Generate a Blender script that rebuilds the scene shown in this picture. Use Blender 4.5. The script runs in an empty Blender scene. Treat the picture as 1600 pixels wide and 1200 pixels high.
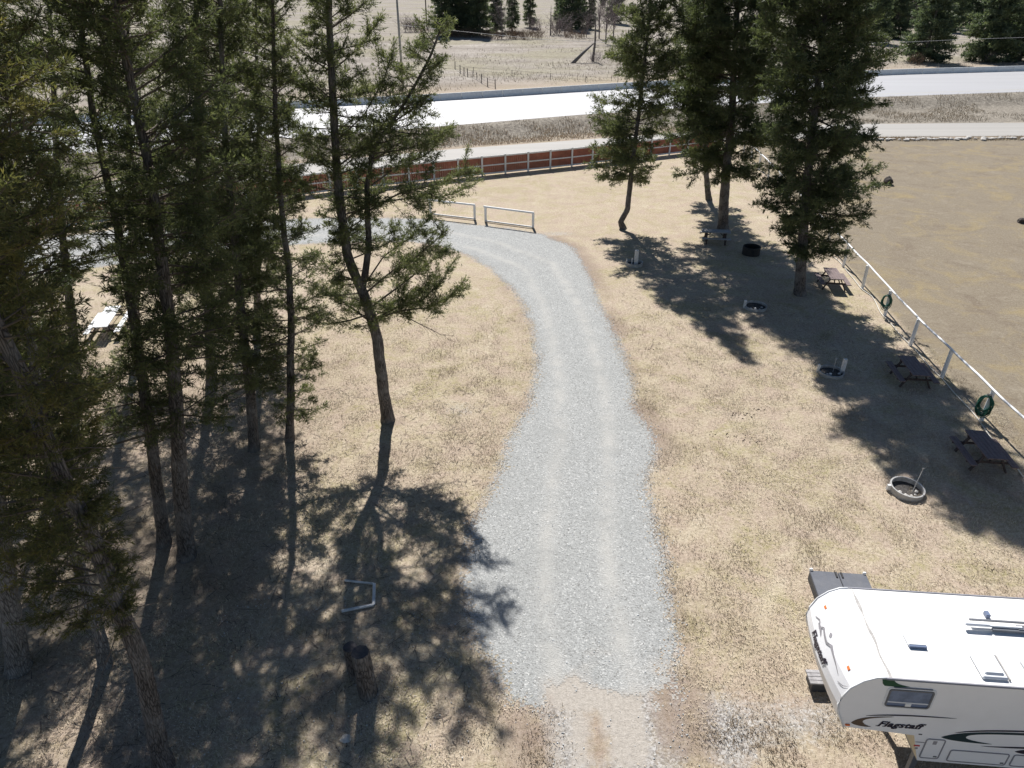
import bpy, math, random
import numpy as np
from math import radians as R
random.seed(7); rng = np.random.default_rng(11)
C = bpy.context.scene.collection
scene = bpy.context.scene

# ------------------------------------------------------------ camera, sky, sun, exposure
CAM_H, PITCH, FPX = 15.5, R(29.5), 1130.0
cam = bpy.data.cameras.new('camera'); camo = bpy.data.objects.new('camera', cam); C.objects.link(camo)
camo.location = (0, 0, CAM_H); camo.rotation_euler = (R(90) - PITCH, 0, 0)
cam.sensor_fit = 'HORIZONTAL'; cam.sensor_width = 36.0; cam.lens = 36.0 * FPX / 1600.0
cam.clip_start = 0.1; cam.clip_end = 6000
scene.camera = camo
SUN_EL, SUN_AZ = R(46), R(97)          # azimuth counted from +X towards +Y: the sun stands ahead of the camera
sd = (math.cos(SUN_EL) * math.cos(SUN_AZ), math.cos(SUN_EL) * math.sin(SUN_AZ), math.sin(SUN_EL))
w = bpy.data.worlds.new('World'); scene.world = w; w.use_nodes = True
nt = w.node_tree; bg = nt.nodes['Background']
sky = nt.nodes.new('ShaderNodeTexSky'); sky.sky_type = 'NISHITA'; sky.sun_disc = False
sky.sun_elevation = SUN_EL; sky.sun_rotation = R(90) - SUN_AZ
sky.air_density = 1.0; sky.dust_density = 0.25; sky.altitude = 1100; sky.ozone_density = 1.5
nt.links.new(sky.outputs[0], bg.inputs[0]); bg.inputs[1].default_value = 0.05
sl = bpy.data.lights.new('sun', 'SUN'); sl.energy = 5.0; sl.angle = R(0.55); sl.color = (1.0, 0.965, 0.925)
so = bpy.data.objects.new('sun', sl); C.objects.link(so)
from mathutils import Vector
so.rotation_euler = Vector(sd).to_track_quat('Z', 'Y').to_euler(); so.location = (0, 60, 60)
scene.view_settings.view_transform = 'Standard'; scene.view_settings.look = 'None'
scene.view_settings.exposure = 0.6; scene.view_settings.gamma = 1.0
scene.cycles.max_bounces = 6; scene.cycles.diffuse_bounces = 3; scene.cycles.transmission_bounces = 4
scene.cycles.transparent_max_bounces = 4; scene.cycles.sample_clamp_indirect = 4.0

# ------------------------------------------------------------ pixel helpers (photo pixels, 1600 x 1200 -> world metres)
def ray(px, py):
    x = (px - 800) / FPX; v = (py - 600) / FPX
    return (x, math.cos(PITCH) - v * math.sin(PITCH), -math.sin(PITCH) - v * math.cos(PITCH))
def G(px, py, z=0.0):
    d = ray(px, py); t = (z - CAM_H) / d[2]
    return (d[0] * t, d[1] * t, z)
def P(px, py, Y):
    d = ray(px, py); t = Y / d[1]
    return (d[0] * t, Y, CAM_H + d[2] * t)

# ------------------------------------------------------------ numpy value noise
_perm = rng.random((512, 512))
def vnoise(x, y, s):
    x = np.asarray(x) * s; y = np.asarray(y) * s
    xi = np.floor(x).astype(int); yi = np.floor(y).astype(int)
    fx = x - xi; fy = y - yi; fx = fx * fx * (3 - 2 * fx); fy = fy * fy * (3 - 2 * fy)
    g = lambda a, b: _perm[a % 512, b % 512]
    return (g(xi, yi) * (1 - fx) + g(xi + 1, yi) * fx) * (1 - fy) + (g(xi, yi + 1) * (1 - fx) + g(xi + 1, yi + 1) * fx) * fy
def fbm(x, y, s, o=4):
    r = 0; a = 0.5
    for k in range(o):
        r = r + a * vnoise(x + 17.3 * k, y - 9.1 * k, s * 2 ** k); a *= 0.5
    return r / (1 - 0.5 ** o)
def smooth(a, b, x):
    t = np.clip((x - a) / (b - a), 0, 1); return t * t * (3 - 2 * t)

# ------------------------------------------------------------ materials
def new_mat(name):
    m = bpy.data.materials.new(name); m.use_nodes = True
    return m, m.node_tree, m.node_tree.nodes['Principled BSDF']
def N(nt, t, **k):
    n = nt.nodes.new(t)
    for a, b in k.items():
        if a in ('operation', 'blend_type', 'data_type', 'feature', 'attribute_name', 'noise_dimensions', 'distance', 'clamp'): setattr(n, a, b)
        else: n.inputs[a].default_value = b
    return n
def noise(nt, vec, scale, detail=4, rough=0.6, dist=0.0):
    n = nt.nodes.new('ShaderNodeTexNoise'); n.inputs['Scale'].default_value = scale
    n.inputs['Detail'].default_value = detail; n.inputs['Roughness'].default_value = rough
    n.inputs['Distortion'].default_value = dist
    nt.links.new(vec, n.inputs['Vector']); return n.outputs['Fac']
def ramp(nt, fac, stops, mode='LINEAR'):
    r = nt.nodes.new('ShaderNodeValToRGB'); r.color_ramp.interpolation = mode
    e = r.color_ramp.elements
    while len(e) > 1: e.remove(e[-1])
    e[0].position = stops[0][0]; e[0].color = col4(stops[0][1])
    for p, c in stops[1:]:
        q = e.new(p); q.color = col4(c)
    nt.links.new(fac, r.inputs[0]); return r.outputs[0]
def col4(c):
    if isinstance(c, (int, float)): return (c, c, c, 1)
    return (c[0], c[1], c[2], 1)
def mix(nt, fac, a, b, mode='MIX'):
    m = nt.nodes.new('ShaderNodeMix'); m.data_type = 'RGBA'; m.blend_type = mode
    for v, i in ((fac, 0), (a, 6), (b, 7)):
        if isinstance(v, (int, float)): m.inputs[i].default_value = v if i == 0 else (v, v, v, 1)
        elif isinstance(v, tuple): m.inputs[i].default_value = col4(v)
        else: nt.links.new(v, m.inputs[i])
    return m.outputs[2]
def math_(nt, op, a, b=None, c=None):
    m = nt.nodes.new('ShaderNodeMath'); m.operation = op
    for i, v in enumerate((a, b, c)):
        if v is None: continue
        if isinstance(v, (int, float)): m.inputs[i].default_value = v
        else: nt.links.new(v, m.inputs[i])
    return m.outputs[0]
def bump(nt, h, bsdf, strength=0.5, dist=0.02):
    b = nt.nodes.new('ShaderNodeBump'); b.inputs['Strength'].default_value = strength; b.inputs['Distance'].default_value = dist
    nt.links.new(h, b.inputs['Height']); nt.links.new(b.outputs[0], bsdf.inputs['Normal'])
def pos(nt):
    return nt.nodes.new('ShaderNodeNewGeometry').outputs['Position']
def objc(nt):
    return nt.nodes.new('ShaderNodeTexCoord').outputs['Object']
def attr(nt, name, out='Fac'):
    a = nt.nodes.new('ShaderNodeAttribute'); a.attribute_name = name; return a.outputs[out]

def simple(name, c, rough=0.6, var=0.12, scale=8.0, metal=0.0, spec=0.4, bumps=0.0, dirt=None):
    m, nt, b = new_mat(name); v = objc(nt)
    n = noise(nt, v, scale, 5, 0.65)
    lo = tuple(x * (1 - var) for x in c); hi = tuple(min(1, x * (1 + var)) for x in c)
    k = ramp(nt, n, [(0.3, lo), (0.7, hi)])
    if dirt:
        k = mix(nt, math_(nt, 'MULTIPLY', ramp(nt, noise(nt, v, scale * 0.4, 6, 0.7), [(0.5, 0), (0.75, 1)]), dirt[1]), k, dirt[0])
    nt.links.new(k, b.inputs['Base Color'])
    b.inputs['Roughness'].default_value = rough; b.inputs['Metallic'].default_value = metal
    b.inputs['Specular IOR Level'].default_value = spec
    if bumps: bump(nt, noise(nt, v, scale * 4, 4), b, bumps, 0.01)
    return m

def bark_mat(name, c1, c2):
    m, nt, b = new_mat(name); v = objc(nt)
    mp = nt.nodes.new('ShaderNodeMapping'); mp.inputs['Scale'].default_value = (1, 1, 0.16); nt.links.new(v, mp.inputs[0])
    vo = nt.nodes.new('ShaderNodeTexVoronoi'); vo.feature = 'DISTANCE_TO_EDGE'; vo.inputs['Scale'].default_value = 20
    dn = nt.nodes.new('ShaderNodeTexNoise'); dn.inputs['Scale'].default_value = 5; nt.links.new(mp.outputs[0], dn.inputs['Vector'])
    ad = nt.nodes.new('ShaderNodeVectorMath'); ad.operation = 'MULTIPLY_ADD'; nt.links.new(dn.outputs['Color'], ad.inputs[0])
    ad.inputs[1].default_value = (.22, .22, .22); nt.links.new(mp.outputs[0], ad.inputs[2])
    nt.links.new(ad.outputs[0], vo.inputs['Vector'])
    h = ramp(nt, vo.outputs['Distance'], [(0.0, 0), (0.12, 0.7), (0.35, 1)])
    n2 = noise(nt, v, 22, 5, 0.7); n3 = noise(nt, v, 1.6, 3)
    k = mix(nt, h, tuple(x * 0.35 for x in c1), mix(nt, n2, c1, c2))
    k = mix(nt, ramp(nt, n3, [(0.45, 0), (0.7, 0.6)]), k, (0.30, 0.29, 0.28))
    nt.links.new(k, b.inputs['Base Color']); b.inputs['Roughness'].default_value = 0.92; b.inputs['Specular IOR Level'].default_value = 0.15
    bump(nt, mix(nt, 0.3, h, n2), b, 1.0, 0.03)
    return m

def leaf_mat(name, dark, mid, light, rust, transl=0.35):
    m, nt, b = new_mat(name)
    t = attr(nt, 'tint'); v = objc(nt)
    n = noise(nt, v, 0.9, 3, 0.6)
    f = math_(nt, 'ADD', math_(nt, 'MULTIPLY', t, 0.62), math_(nt, 'MULTIPLY', n, 0.38))
    k = ramp(nt, f, [(0.12, dark), (0.5, mid), (0.86, light), (0.96, rust)])
    nt.links.new(k, b.inputs['Base Color']); b.inputs['Roughness'].default_value = 0.55; b.inputs['Specular IOR Level'].default_value = 0.3
    tr = nt.nodes.new('ShaderNodeBsdfTranslucent'); nt.links.new(mix(nt, 1.0, k, (1.0, 1.02, 0.68), 'MULTIPLY'), tr.inputs[0])
    ms = nt.nodes.new('ShaderNodeMixShader'); ms.inputs[0].default_value = transl
    nt.links.new(b.outputs[0], ms.inputs[1]); nt.links.new(tr.outputs[0], ms.inputs[2])
    nt.links.new(ms.outputs[0], nt.nodes['Material Output'].inputs[0])
    return m

M = {}
M['bark'] = bark_mat('fir_bark', (0.125, 0.108, 0.098), (0.26, 0.232, 0.215))
M['bark2'] = bark_mat('grey_bark', (0.20, 0.185, 0.17), (0.38, 0.36, 0.34))
M['twig'] = simple('twig', (0.13, 0.105, 0.085), 0.9, 0.3, 3)
M['deadtwig'] = simple('dead_twig', (0.22, 0.20, 0.18), 0.9, 0.3, 3)
M['leaf'] = leaf_mat('fir_needles', (0.060, 0.076, 0.042), (0.135, 0.158, 0.078), (0.25, 0.265, 0.13), (0.30, 0.22, 0.095), 0.48)
M['leafy'] = leaf_mat('yellowing_needles', (0.055, 0.068, 0.034), (0.130, 0.140, 0.060), (0.27, 0.225, 0.08), (0.42, 0.23, 0.07), 0.48)
M['leafd'] = leaf_mat('dark_needles', (0.046, 0.062, 0.038), (0.100, 0.126, 0.066), (0.185, 0.21, 0.10), (0.22, 0.20, 0.10), 0.45)
M['leaff'] = leaf_mat('distant_needles', (0.075, 0.10, 0.080), (0.13, 0.17, 0.11), (0.23, 0.26, 0.13), (0.32, 0.29, 0.12), 0.45)
M['white'] = simple('white_paint', (0.78, 0.79, 0.80), 0.45, 0.06, 6, dirt=((0.45, 0.43, 0.38), 0.5))
M['white_old'] = simple('weathered_white_paint', (0.66, 0.66, 0.65), 0.7, 0.12, 9, dirt=((0.3, 0.28, 0.25), 0.6))
M['concrete'] = simple('concrete', (0.34, 0.35, 0.35), 0.9, 0.14, 5, bumps=0.3, dirt=((0.2, 0.19, 0.18), 0.5))
M['barrier'] = simple('barrier_concrete', (0.72, 0.73, 0.72), 0.9, 0.1, 2, dirt=((0.25, 0.26, 0.26), 0.5))
M['ringmetal'] = simple('galvanised_ring', (0.42, 0.42, 0.41), 0.6, 0.2, 7, metal=0.2, dirt=((0.16, 0.13, 0.11), 0.8))
M['black'] = simple('sooty_steel', (0.022, 0.021, 0.022), 0.7, 0.3, 7)
M['ash'] = simple('charcoal_and_ash', (0.06, 0.055, 0.052), 0.95, 0.7, 14, bumps=0.6)
M['stone'] = simple('pale_stone', (0.5, 0.48, 0.45), 0.85, 0.25, 6, bumps=0.4)
M['tablewood'] = simple('dark_stained_wood', (0.16, 0.115, 0.11), 0.7, 0.3, 9, dirt=((0.2, 0.18, 0.18), 0.5))
M['tableframe'] = simple('dark_table_frame', (0.07, 0.05, 0.045), 0.8, 0.3, 9)
M['tablewhite'] = simple('white_table_boards', (0.70, 0.71, 0.72), 0.6, 0.1, 9, dirt=((0.4, 0.38, 0.35), 0.6))
M['greytable'] = simple('weathered_grey_wood', (0.33, 0.32, 0.32), 0.8, 0.3, 9, dirt=((0.16, 0.14, 0.13), 0.6))
M['hose'] = simple('green_hose', (0.012, 0.105, 0.072), 0.4, 0.25, 14)
M['hose2'] = simple('dark_green_hose', (0.01, 0.055, 0.042), 0.4, 0.25, 14)
M['pipe'] = simple('pale_pipe', (0.58, 0.56, 0.5), 0.6, 0.12, 6)
M['wire'] = simple('wire', (0.42, 0.42, 0.42), 0.6, 0.1, 2)
M['fencewire'] = simple('rusty_fence_wire', (0.14, 0.12, 0.11), 0.7, 0.1, 2)
M['pole'] = simple('utility_pole_wood', (0.30, 0.29, 0.25), 0.85, 0.2, 3)
M['poledark'] = simple('dark_pole_wood', (0.13, 0.11, 0.10), 0.85, 0.2, 3)
M['rust'] = simple('rust_red_boards', (0.34, 0.125, 0.082), 0.75, 0.25, 1.3, dirt=((0.18, 0.075, 0.055), 0.7))
M['orange'] = simple('orange_sign_face', (0.75, 0.27, 0.02), 0.5, 0.06, 2)
M['stump'] = simple('stump_wood', (0.06, 0.05, 0.045), 0.95, 0.4, 8, bumps=0.6)
M['snag'] = simple('grey_dead_wood', (0.17, 0.15, 0.14), 0.9, 0.3, 4)
M['shrub'] = simple('bare_shrub_twigs', (0.20, 0.165, 0.165), 0.9, 0.3, 0.5)
M['shrub_brown'] = simple('brown_shrub_twigs', (0.17, 0.115, 0.075), 0.9, 0.3, 0.5)
M['boxlid'] = simple('dark_grey_lid', (0.095, 0.102, 0.122), 0.55, 0.14, 3, dirt=((0.16, 0.16, 0.165), 0.5))
M['boxside'] = simple('dark_grey_side', (0.060, 0.063, 0.07), 0.6, 0.12, 3)
M['rv'] = simple('white_fibreglass', (0.86, 0.86, 0.88), 0.32, 0.03, 1.2, spec=0.5, dirt=((0.72, 0.71, 0.70), 0.35))
M['rvroof'] = simple('white_rubber_roof', (0.80, 0.79, 0.77), 0.6, 0.04, 1.6, dirt=((0.62, 0.59, 0.54), 0.5))
M['rvtrim'] = simple('grey_trim', (0.26, 0.26, 0.29), 0.5, 0.1, 5)
M['rvseal'] = simple('roof_sealant', (0.40, 0.385, 0.37), 0.8, 0.25, 9)
M['rvtan'] = simple('tan_panel', (0.50, 0.45, 0.33), 0.6, 0.08, 2)
M['rvgrey'] = simple('grey_steel', (0.16, 0.17, 0.19), 0.5, 0.15, 6, metal=0.3)
M['decal_dark'] = simple('black_plum_decal', (0.028, 0.02, 0.035), 0.4, 0.1, 3)
M['decal_gold'] = simple('bronze_decal', (0.12, 0.085, 0.06), 0.4, 0.1, 3)
M['decal_green'] = simple('green_decal', (0.012, 0.07, 0.035), 0.4, 0.1, 3)
M['decal_teal'] = simple('dark_teal_decal', (0.015, 0.035, 0.042), 0.4, 0.1, 3)
M['decal_grey'] = simple('grey_decal', (0.30, 0.29, 0.31), 0.4, 0.1, 3)
M['red'] = simple('red_decal', (0.5, 0.04, 0.05), 0.4, 0.05, 3)
M['amber'] = simple('amber_lens', (0.75, 0.20, 0.06), 0.3, 0.05, 3)
M['glass'] = simple('tinted_window', (0.20, 0.235, 0.32), 0.12, 0.35, 2.5, spec=0.8)
M['tyre'] = simple('tyre_rubber', (0.03, 0.03, 0.03), 0.8, 0.2, 5)
M['vent'] = simple('pale_plastic', (0.72, 0.74, 0.77), 0.4, 0.05, 3)
M['ventdark'] = simple('smoky_plastic', (0.16, 0.20, 0.30), 0.3, 0.1, 3)
M['cut'] = simple('cut_log_face', (0.075, 0.07, 0.074), 0.9, 0.3, 14, bumps=0.4)

# ---- ground
def ground_material():
    m, nt, b = new_mat('dry_lawn_and_fields'); p = pos(nt)
    fA = noise(nt, p, 24, 6, 0.8); fB = noise(nt, p, 8.5, 6, 0.8); fine2 = noise(nt, p, 5, 5, 0.75)
    fine = math_(nt, 'ADD', math_(nt, 'MULTIPLY', math_(nt, 'SUBTRACT', math_(nt, 'ADD', fA, fB), 1.0), 0.62), 0.5); mid = noise(nt, p, 1.1, 5, 0.65, 0.4); big = noise(nt, p, 0.22, 4, 0.6, 0.5)
    straw = ramp(nt, fine, [(0.30, (0.16, 0.125, 0.085)), (0.45, (0.355, 0.295, 0.21)), (0.56, (0.50, 0.43, 0.32)), (0.72, (0.67, 0.60, 0.47))])
    pinky = ramp(nt, fine, [(0.30, (0.15, 0.112, 0.088)), (0.5, (0.40, 0.32, 0.25)), (0.72, (0.63, 0.54, 0.44))])
    c = mix(nt, ramp(nt, mid, [(0.40, 0), (0.62, 1)]), straw, pinky)
    green = ramp(nt, fine, [(0.3, (0.13, 0.12, 0.05)), (0.5, (0.30, 0.27, 0.13)), (0.7, (0.48, 0.43, 0.25))])
    gm = math_(nt, 'MULTIPLY', ramp(nt, noise(nt, p, 0.35, 6, 0.7, 1.2), [(0.48, 0), (0.62, 1)]), ramp(nt, fine2, [(0.40, 0.1), (0.6, 0.8)]))
    c = mix(nt, gm, c, green)
    dk = math_(nt, 'MULTIPLY', ramp(nt, noise(nt, p, 2.6, 6, 0.75, 0.6), [(0.60, 0), (0.72, 0.75)]), ramp(nt, big, [(0.35, 1), (0.6, 0.25)]))
    c = mix(nt, dk, c, ramp(nt, fine, [(0.35, (0.10, 0.08, 0.06)), (0.65, (0.30, 0.25, 0.19))]))
    patch = noise(nt, p, 0.55, 7, 0.72, 0.8)
    c = mix(nt, ramp(nt, patch, [(0.52, 0), (0.68, 0.55)]), c, ramp(nt, fine, [(0.3, (0.17, 0.135, 0.10)), (0.5, (0.34, 0.28, 0.21)), (0.7, (0.52, 0.45, 0.36))]))
    c = mix(nt, ramp(nt, patch, [(0.30, 0.5), (0.44, 0.0)]), c, ramp(nt, fine, [(0.3, (0.34, 0.29, 0.21)), (0.7, (0.70, 0.63, 0.50))]))
    z = attr(nt, 'zones', 'Color'); s = nt.nodes.new('ShaderNodeSeparateColor'); nt.links.new(z, s.inputs[0])
    z2 = attr(nt, 'zones2', 'Color'); s2 = nt.nodes.new('ShaderNodeSeparateColor'); nt.links.new(z2, s2.inputs[0])
    def zone(f, width=0.35):
        g = math_(nt, 'ADD', f, math_(nt, 'MULTIPLY', math_(nt, 'SUBTRACT', math_(nt, 'ADD', math_(nt, 'MULTIPLY', fine, .5), math_(nt, 'MULTIPLY', fine2, .5)), 0.5), 1.6))
        return ramp(nt, g, [(0.5 - width / 2, 0), (0.5 + width / 2, 1)])
    # brown field right of the rail
    fld = ramp(nt, math_(nt, 'ADD', math_(nt, 'MULTIPLY', fine, .6), math_(nt, 'MULTIPLY', fine2, .4)), [(0.28, (0.08, 0.064, 0.045)), (0.48, (0.21, 0.176, 0.13)), (0.70, (0.40, 0.35, 0.265))])
    mpf = nt.nodes.new('ShaderNodeMapping'); mpf.inputs['Scale'].default_value = (0.34, 0.46, 1); nt.links.new(p, mpf.inputs[0])
    fld = mix(nt, ramp(nt, noise(nt, mpf.outputs[0], 1.0, 6, 0.72, 0.8), [(0.36, 0.55), (0.5, 0.0)]), fld, (0.16, 0.125, 0.095))
    spk = noise(nt, p, 5.0, 6, 0.85)
    fld = mix(nt, ramp(nt, spk, [(0.52, 0.0), (0.62, 0.65)]), fld, (0.115, 0.09, 0.066)); fld = mix(nt, ramp(nt, spk, [(0.36, 0.55), (0.46, 0.0)]), fld, (0.42, 0.375, 0.30))
    fld = mix(nt, ramp(nt, noise(nt, p, 0.9, 7, 0.8, 0.5), [(0.52, 0.0), (0.70, 0.45)]), fld, (0.34, 0.30, 0.235))
    fldy = ramp(nt, fine, [(0.28, (0.16, 0.11, 0.045)), (0.5, (0.285, 0.23, 0.13)), (0.72, (0.42, 0.35, 0.22))])
    fld = mix(nt, math_(nt, 'MULTIPLY', ramp(nt, noise(nt, p, 0.33, 6, 0.7, 1.0), [(0.50, 0), (0.66, 1)]), 0.75), fld, fldy)
    c = mix(nt, zone(s.outputs[0]), c, fld)
    # trampled pale dirt
    dirt = ramp(nt, fine, [(0.3, (0.26, 0.235, 0.205)), (0.5, (0.41, 0.375, 0.33)), (0.7, (0.55, 0.51, 0.46))])
    c = mix(nt, zone(s.outputs[1]), c, dirt)
    # scattered grey gravel
    vor = nt.nodes.new('ShaderNodeTexVoronoi'); vor.inputs['Scale'].default_value = 22; nt.links.new(p, vor.inputs['Vector'])
    sv = nt.nodes.new('ShaderNodeSeparateColor'); nt.links.new(vor.outputs['Color'], sv.inputs[0])
    grav = ramp(nt, sv.outputs[0], [(0, (0.16, 0.15, 0.14)), (0.5, (0.36, 0.345, 0.325)), (1, (0.56, 0.55, 0.53))])
    c = mix(nt, zone(s.outputs[2], 0.34), c, grav)
    # brown bare soil (under the trees and by the track)
    soil = ramp(nt, fine, [(0.3, (0.12, 0.088, 0.068)), (0.5, (0.25, 0.19, 0.155)), (0.72, (0.42, 0.345, 0.29))])
    c = mix(nt, zone(s2.outputs[0], 0.6), c, soil)
    # embankment stubble
    emb = ramp(nt, noise(nt, p, 2.2, 8, 0.9), [(0.34, (0.05, 0.043, 0.036)), (0.5, (0.23, 0.205, 0.17)), (0.66, (0.46, 0.42, 0.35))])
    c = mix(nt, zone(s2.outputs[1], 0.3), c, emb)
    # far field
    mp = nt.nodes.new('ShaderNodeMapping'); mp.inputs['Scale'].default_value = (0.06, 0.16, 1); nt.links.new(p, mp.inputs[0])
    far = ramp(nt, noise(nt, mp.outputs[0], 1.0, 6, 0.7), [(0.3, (0.20, 0.178, 0.15)), (0.5, (0.31, 0.28, 0.245)), (0.7, (0.43, 0.395, 0.35))])
    far = mix(nt, ramp(nt, noise(nt, p, 0.045, 4, 0.6), [(0.45, 0), (0.6, 0.5)]), far, (0.30, 0.285, 0.17))
    far = mix(nt, ramp(nt, noise(nt, p, 1.1, 6, 0.85), [(0.42, 0.6), (0.56, 0)]), far, (0.15, 0.12, 0.10))
    c = mix(nt, s2.outputs[2], c, far)
    nt.links.new(c, b.inputs['Base Color']); b.inputs['Roughness'].default_value = 0.95; b.inputs['Specular IOR Level'].default_value = 0.1
    bump(nt, mix(nt, 0.35, fine, fine2), b, 0.9, 0.05)
    return m
def gravel_material():
    m, nt, b = new_mat('crushed_gravel'); p = pos(nt)
    vor = nt.nodes.new('ShaderNodeTexVoronoi'); vor.inputs['Scale'].default_value = 26; nt.links.new(p, vor.inputs['Vector'])
    sv = nt.nodes.new('ShaderNodeSeparateColor'); nt.links.new(vor.outputs['Color'], sv.inputs[0])
    fine = noise(nt, p, 40, 4, 0.8); mid = noise(nt, p, 0.9, 5, 0.65, 0.5)
    k = ramp(nt, sv.outputs[0], [(0, (0.11, 0.11, 0.105)), (0.12, (0.255, 0.262, 0.258)), (0.6, (0.345, 0.354, 0.348)), (0.9, (0.42, 0.43, 0.425)), (1, (0.66, 0.66, 0.64))])
    k = mix(nt, 0.35, k, ramp(nt, fine, [(0.35, (0.19, 0.19, 0.183)), (0.65, (0.46, 0.46, 0.44))]))
    lanes = attr(nt, 'lane')
    dust = ramp(nt, fine, [(0.3, (0.36, 0.352, 0.33)), (0.7, (0.50, 0.49, 0.46))])
    lf = math_(nt, 'MULTIPLY', lanes, ramp(nt, mid, [(0.34, 0.12), (0.6, 0.75)]))
    k = mix(nt, lf, k, dust)
    k = mix(nt, ramp(nt, noise(nt, p, 0.5, 5, 0.7, 1.0), [(0.48, 0), (0.68, 0.45)]), k, (0.27, 0.275, 0.265))
    tan_ = ramp(nt, fine, [(0.3, (0.30, 0.28, 0.25)), (0.5, (0.41, 0.38, 0.34)), (0.7, (0.52, 0.49, 0.45))])
    k = mix(nt, attr(nt, 'earth'), k, tan_)
    nt.links.new(k, b.inputs['Base Color']); b.inputs['Roughness'].default_value = 0.9; b.inputs['Specular IOR Level'].default_value = 0.2
    h = mix(nt, 0.5, vor.outputs['Distance'], fine); bump(nt, h, b, 0.8, 0.03)
    return m
def road_material(name, c, streak, spec, rough):
    m, nt, b = new_mat(name); p = pos(nt)
    mp = nt.nodes.new('ShaderNodeMapping'); mp.inputs['Rotation'].default_value = (0, 0, R(-22)); mp.inputs['Scale'].default_value = (0.03, 0.7, 1); nt.links.new(p, mp.inputs[0])
    k = mix(nt, noise(nt, mp.outputs[0], 1.0, 4, 0.6), tuple(x * (1 - streak) for x in c), tuple(min(1, x * (1 + streak)) for x in c))
    k = mix(nt, math_(nt, 'MULTIPLY', noise(nt, p, 14, 4, 0.8), 0.3), k, tuple(x * 0.7 for x in c))
    nt.links.new(k, b.inputs['Base Color']); b.inputs['Roughness'].default_value = rough; b.inputs['Specular IOR Level'].default_value = spec
    bump(nt, noise(nt, p, 30, 3), b, 0.15, 0.01)
    return m
M['ground'] = ground_material(); M['gravel'] = gravel_material()
M['highway'] = road_material('pale_highway_paving', (0.38, 0.38, 0.39), 0.14, 0.45, 0.6)
M['frontage'] = road_material('pale_gravel_road', (0.36, 0.345, 0.32), 0.24, 0.25, 0.75)
M['line'] = simple('worn_lane_paint', (0.42, 0.40, 0.33), 0.7, 0.1, 1)
def blade_mat():
    m, nt, b = new_mat('dry_grass_blades'); t = attr(nt, 'tint')
    nt.links.new(ramp(nt, t, [(0, (0.17, 0.13, 0.09)), (0.45, (0.43, 0.355, 0.26)), (0.85, (0.62, 0.54, 0.42)), (1, (0.42, 0.38, 0.24))]), b.inputs['Base Color'])
    b.inputs['Roughness'].default_value = 0.9; b.inputs['Specular IOR Level'].default_value = 0.1; return m
M['blade'] = blade_mat()

# ------------------------------------------------------------ mesh helpers
def np_mesh(name, V, F, mats, mi=None, attrs=None, smooth_=False):
    """V (n,3) float, F (m,k) int, all faces with the same corner count."""
    me = bpy.data.meshes.new(name); V = np.asarray(V, dtype=np.float32); F = np.asarray(F, dtype=np.int32)
    n, k = F.shape
    me.vertices.add(len(V)); me.vertices.foreach_set('co', V.ravel())
    me.loops.add(n * k); me.loops.foreach_set('vertex_index', F.ravel())
    me.polygons.add(n); me.polygons.foreach_set('loop_start', np.arange(0, n * k, k, dtype=np.int32))
    try: me.polygons.foreach_set('loop_total', np.full(n, k, dtype=np.int32))
    except Exception: pass
    for mm in mats: me.materials.append(mm)
    if mi is not None: me.polygons.foreach_set('material_index', np.asarray(mi, dtype=np.int32))
    me.update(calc_edges=True)
    if smooth_: me.polygons.foreach_set('use_smooth', np.ones(n, dtype=bool))
    for an, (dom, typ, arr) in (attrs or {}).items():
        a = me.attributes.new(an, typ, dom)
        if typ == 'FLOAT': a.data.foreach_set('value', np.asarray(arr, dtype=np.float32))
        else: a.data.foreach_set('color', np.asarray(arr, dtype=np.float32).ravel())
    return me
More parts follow.
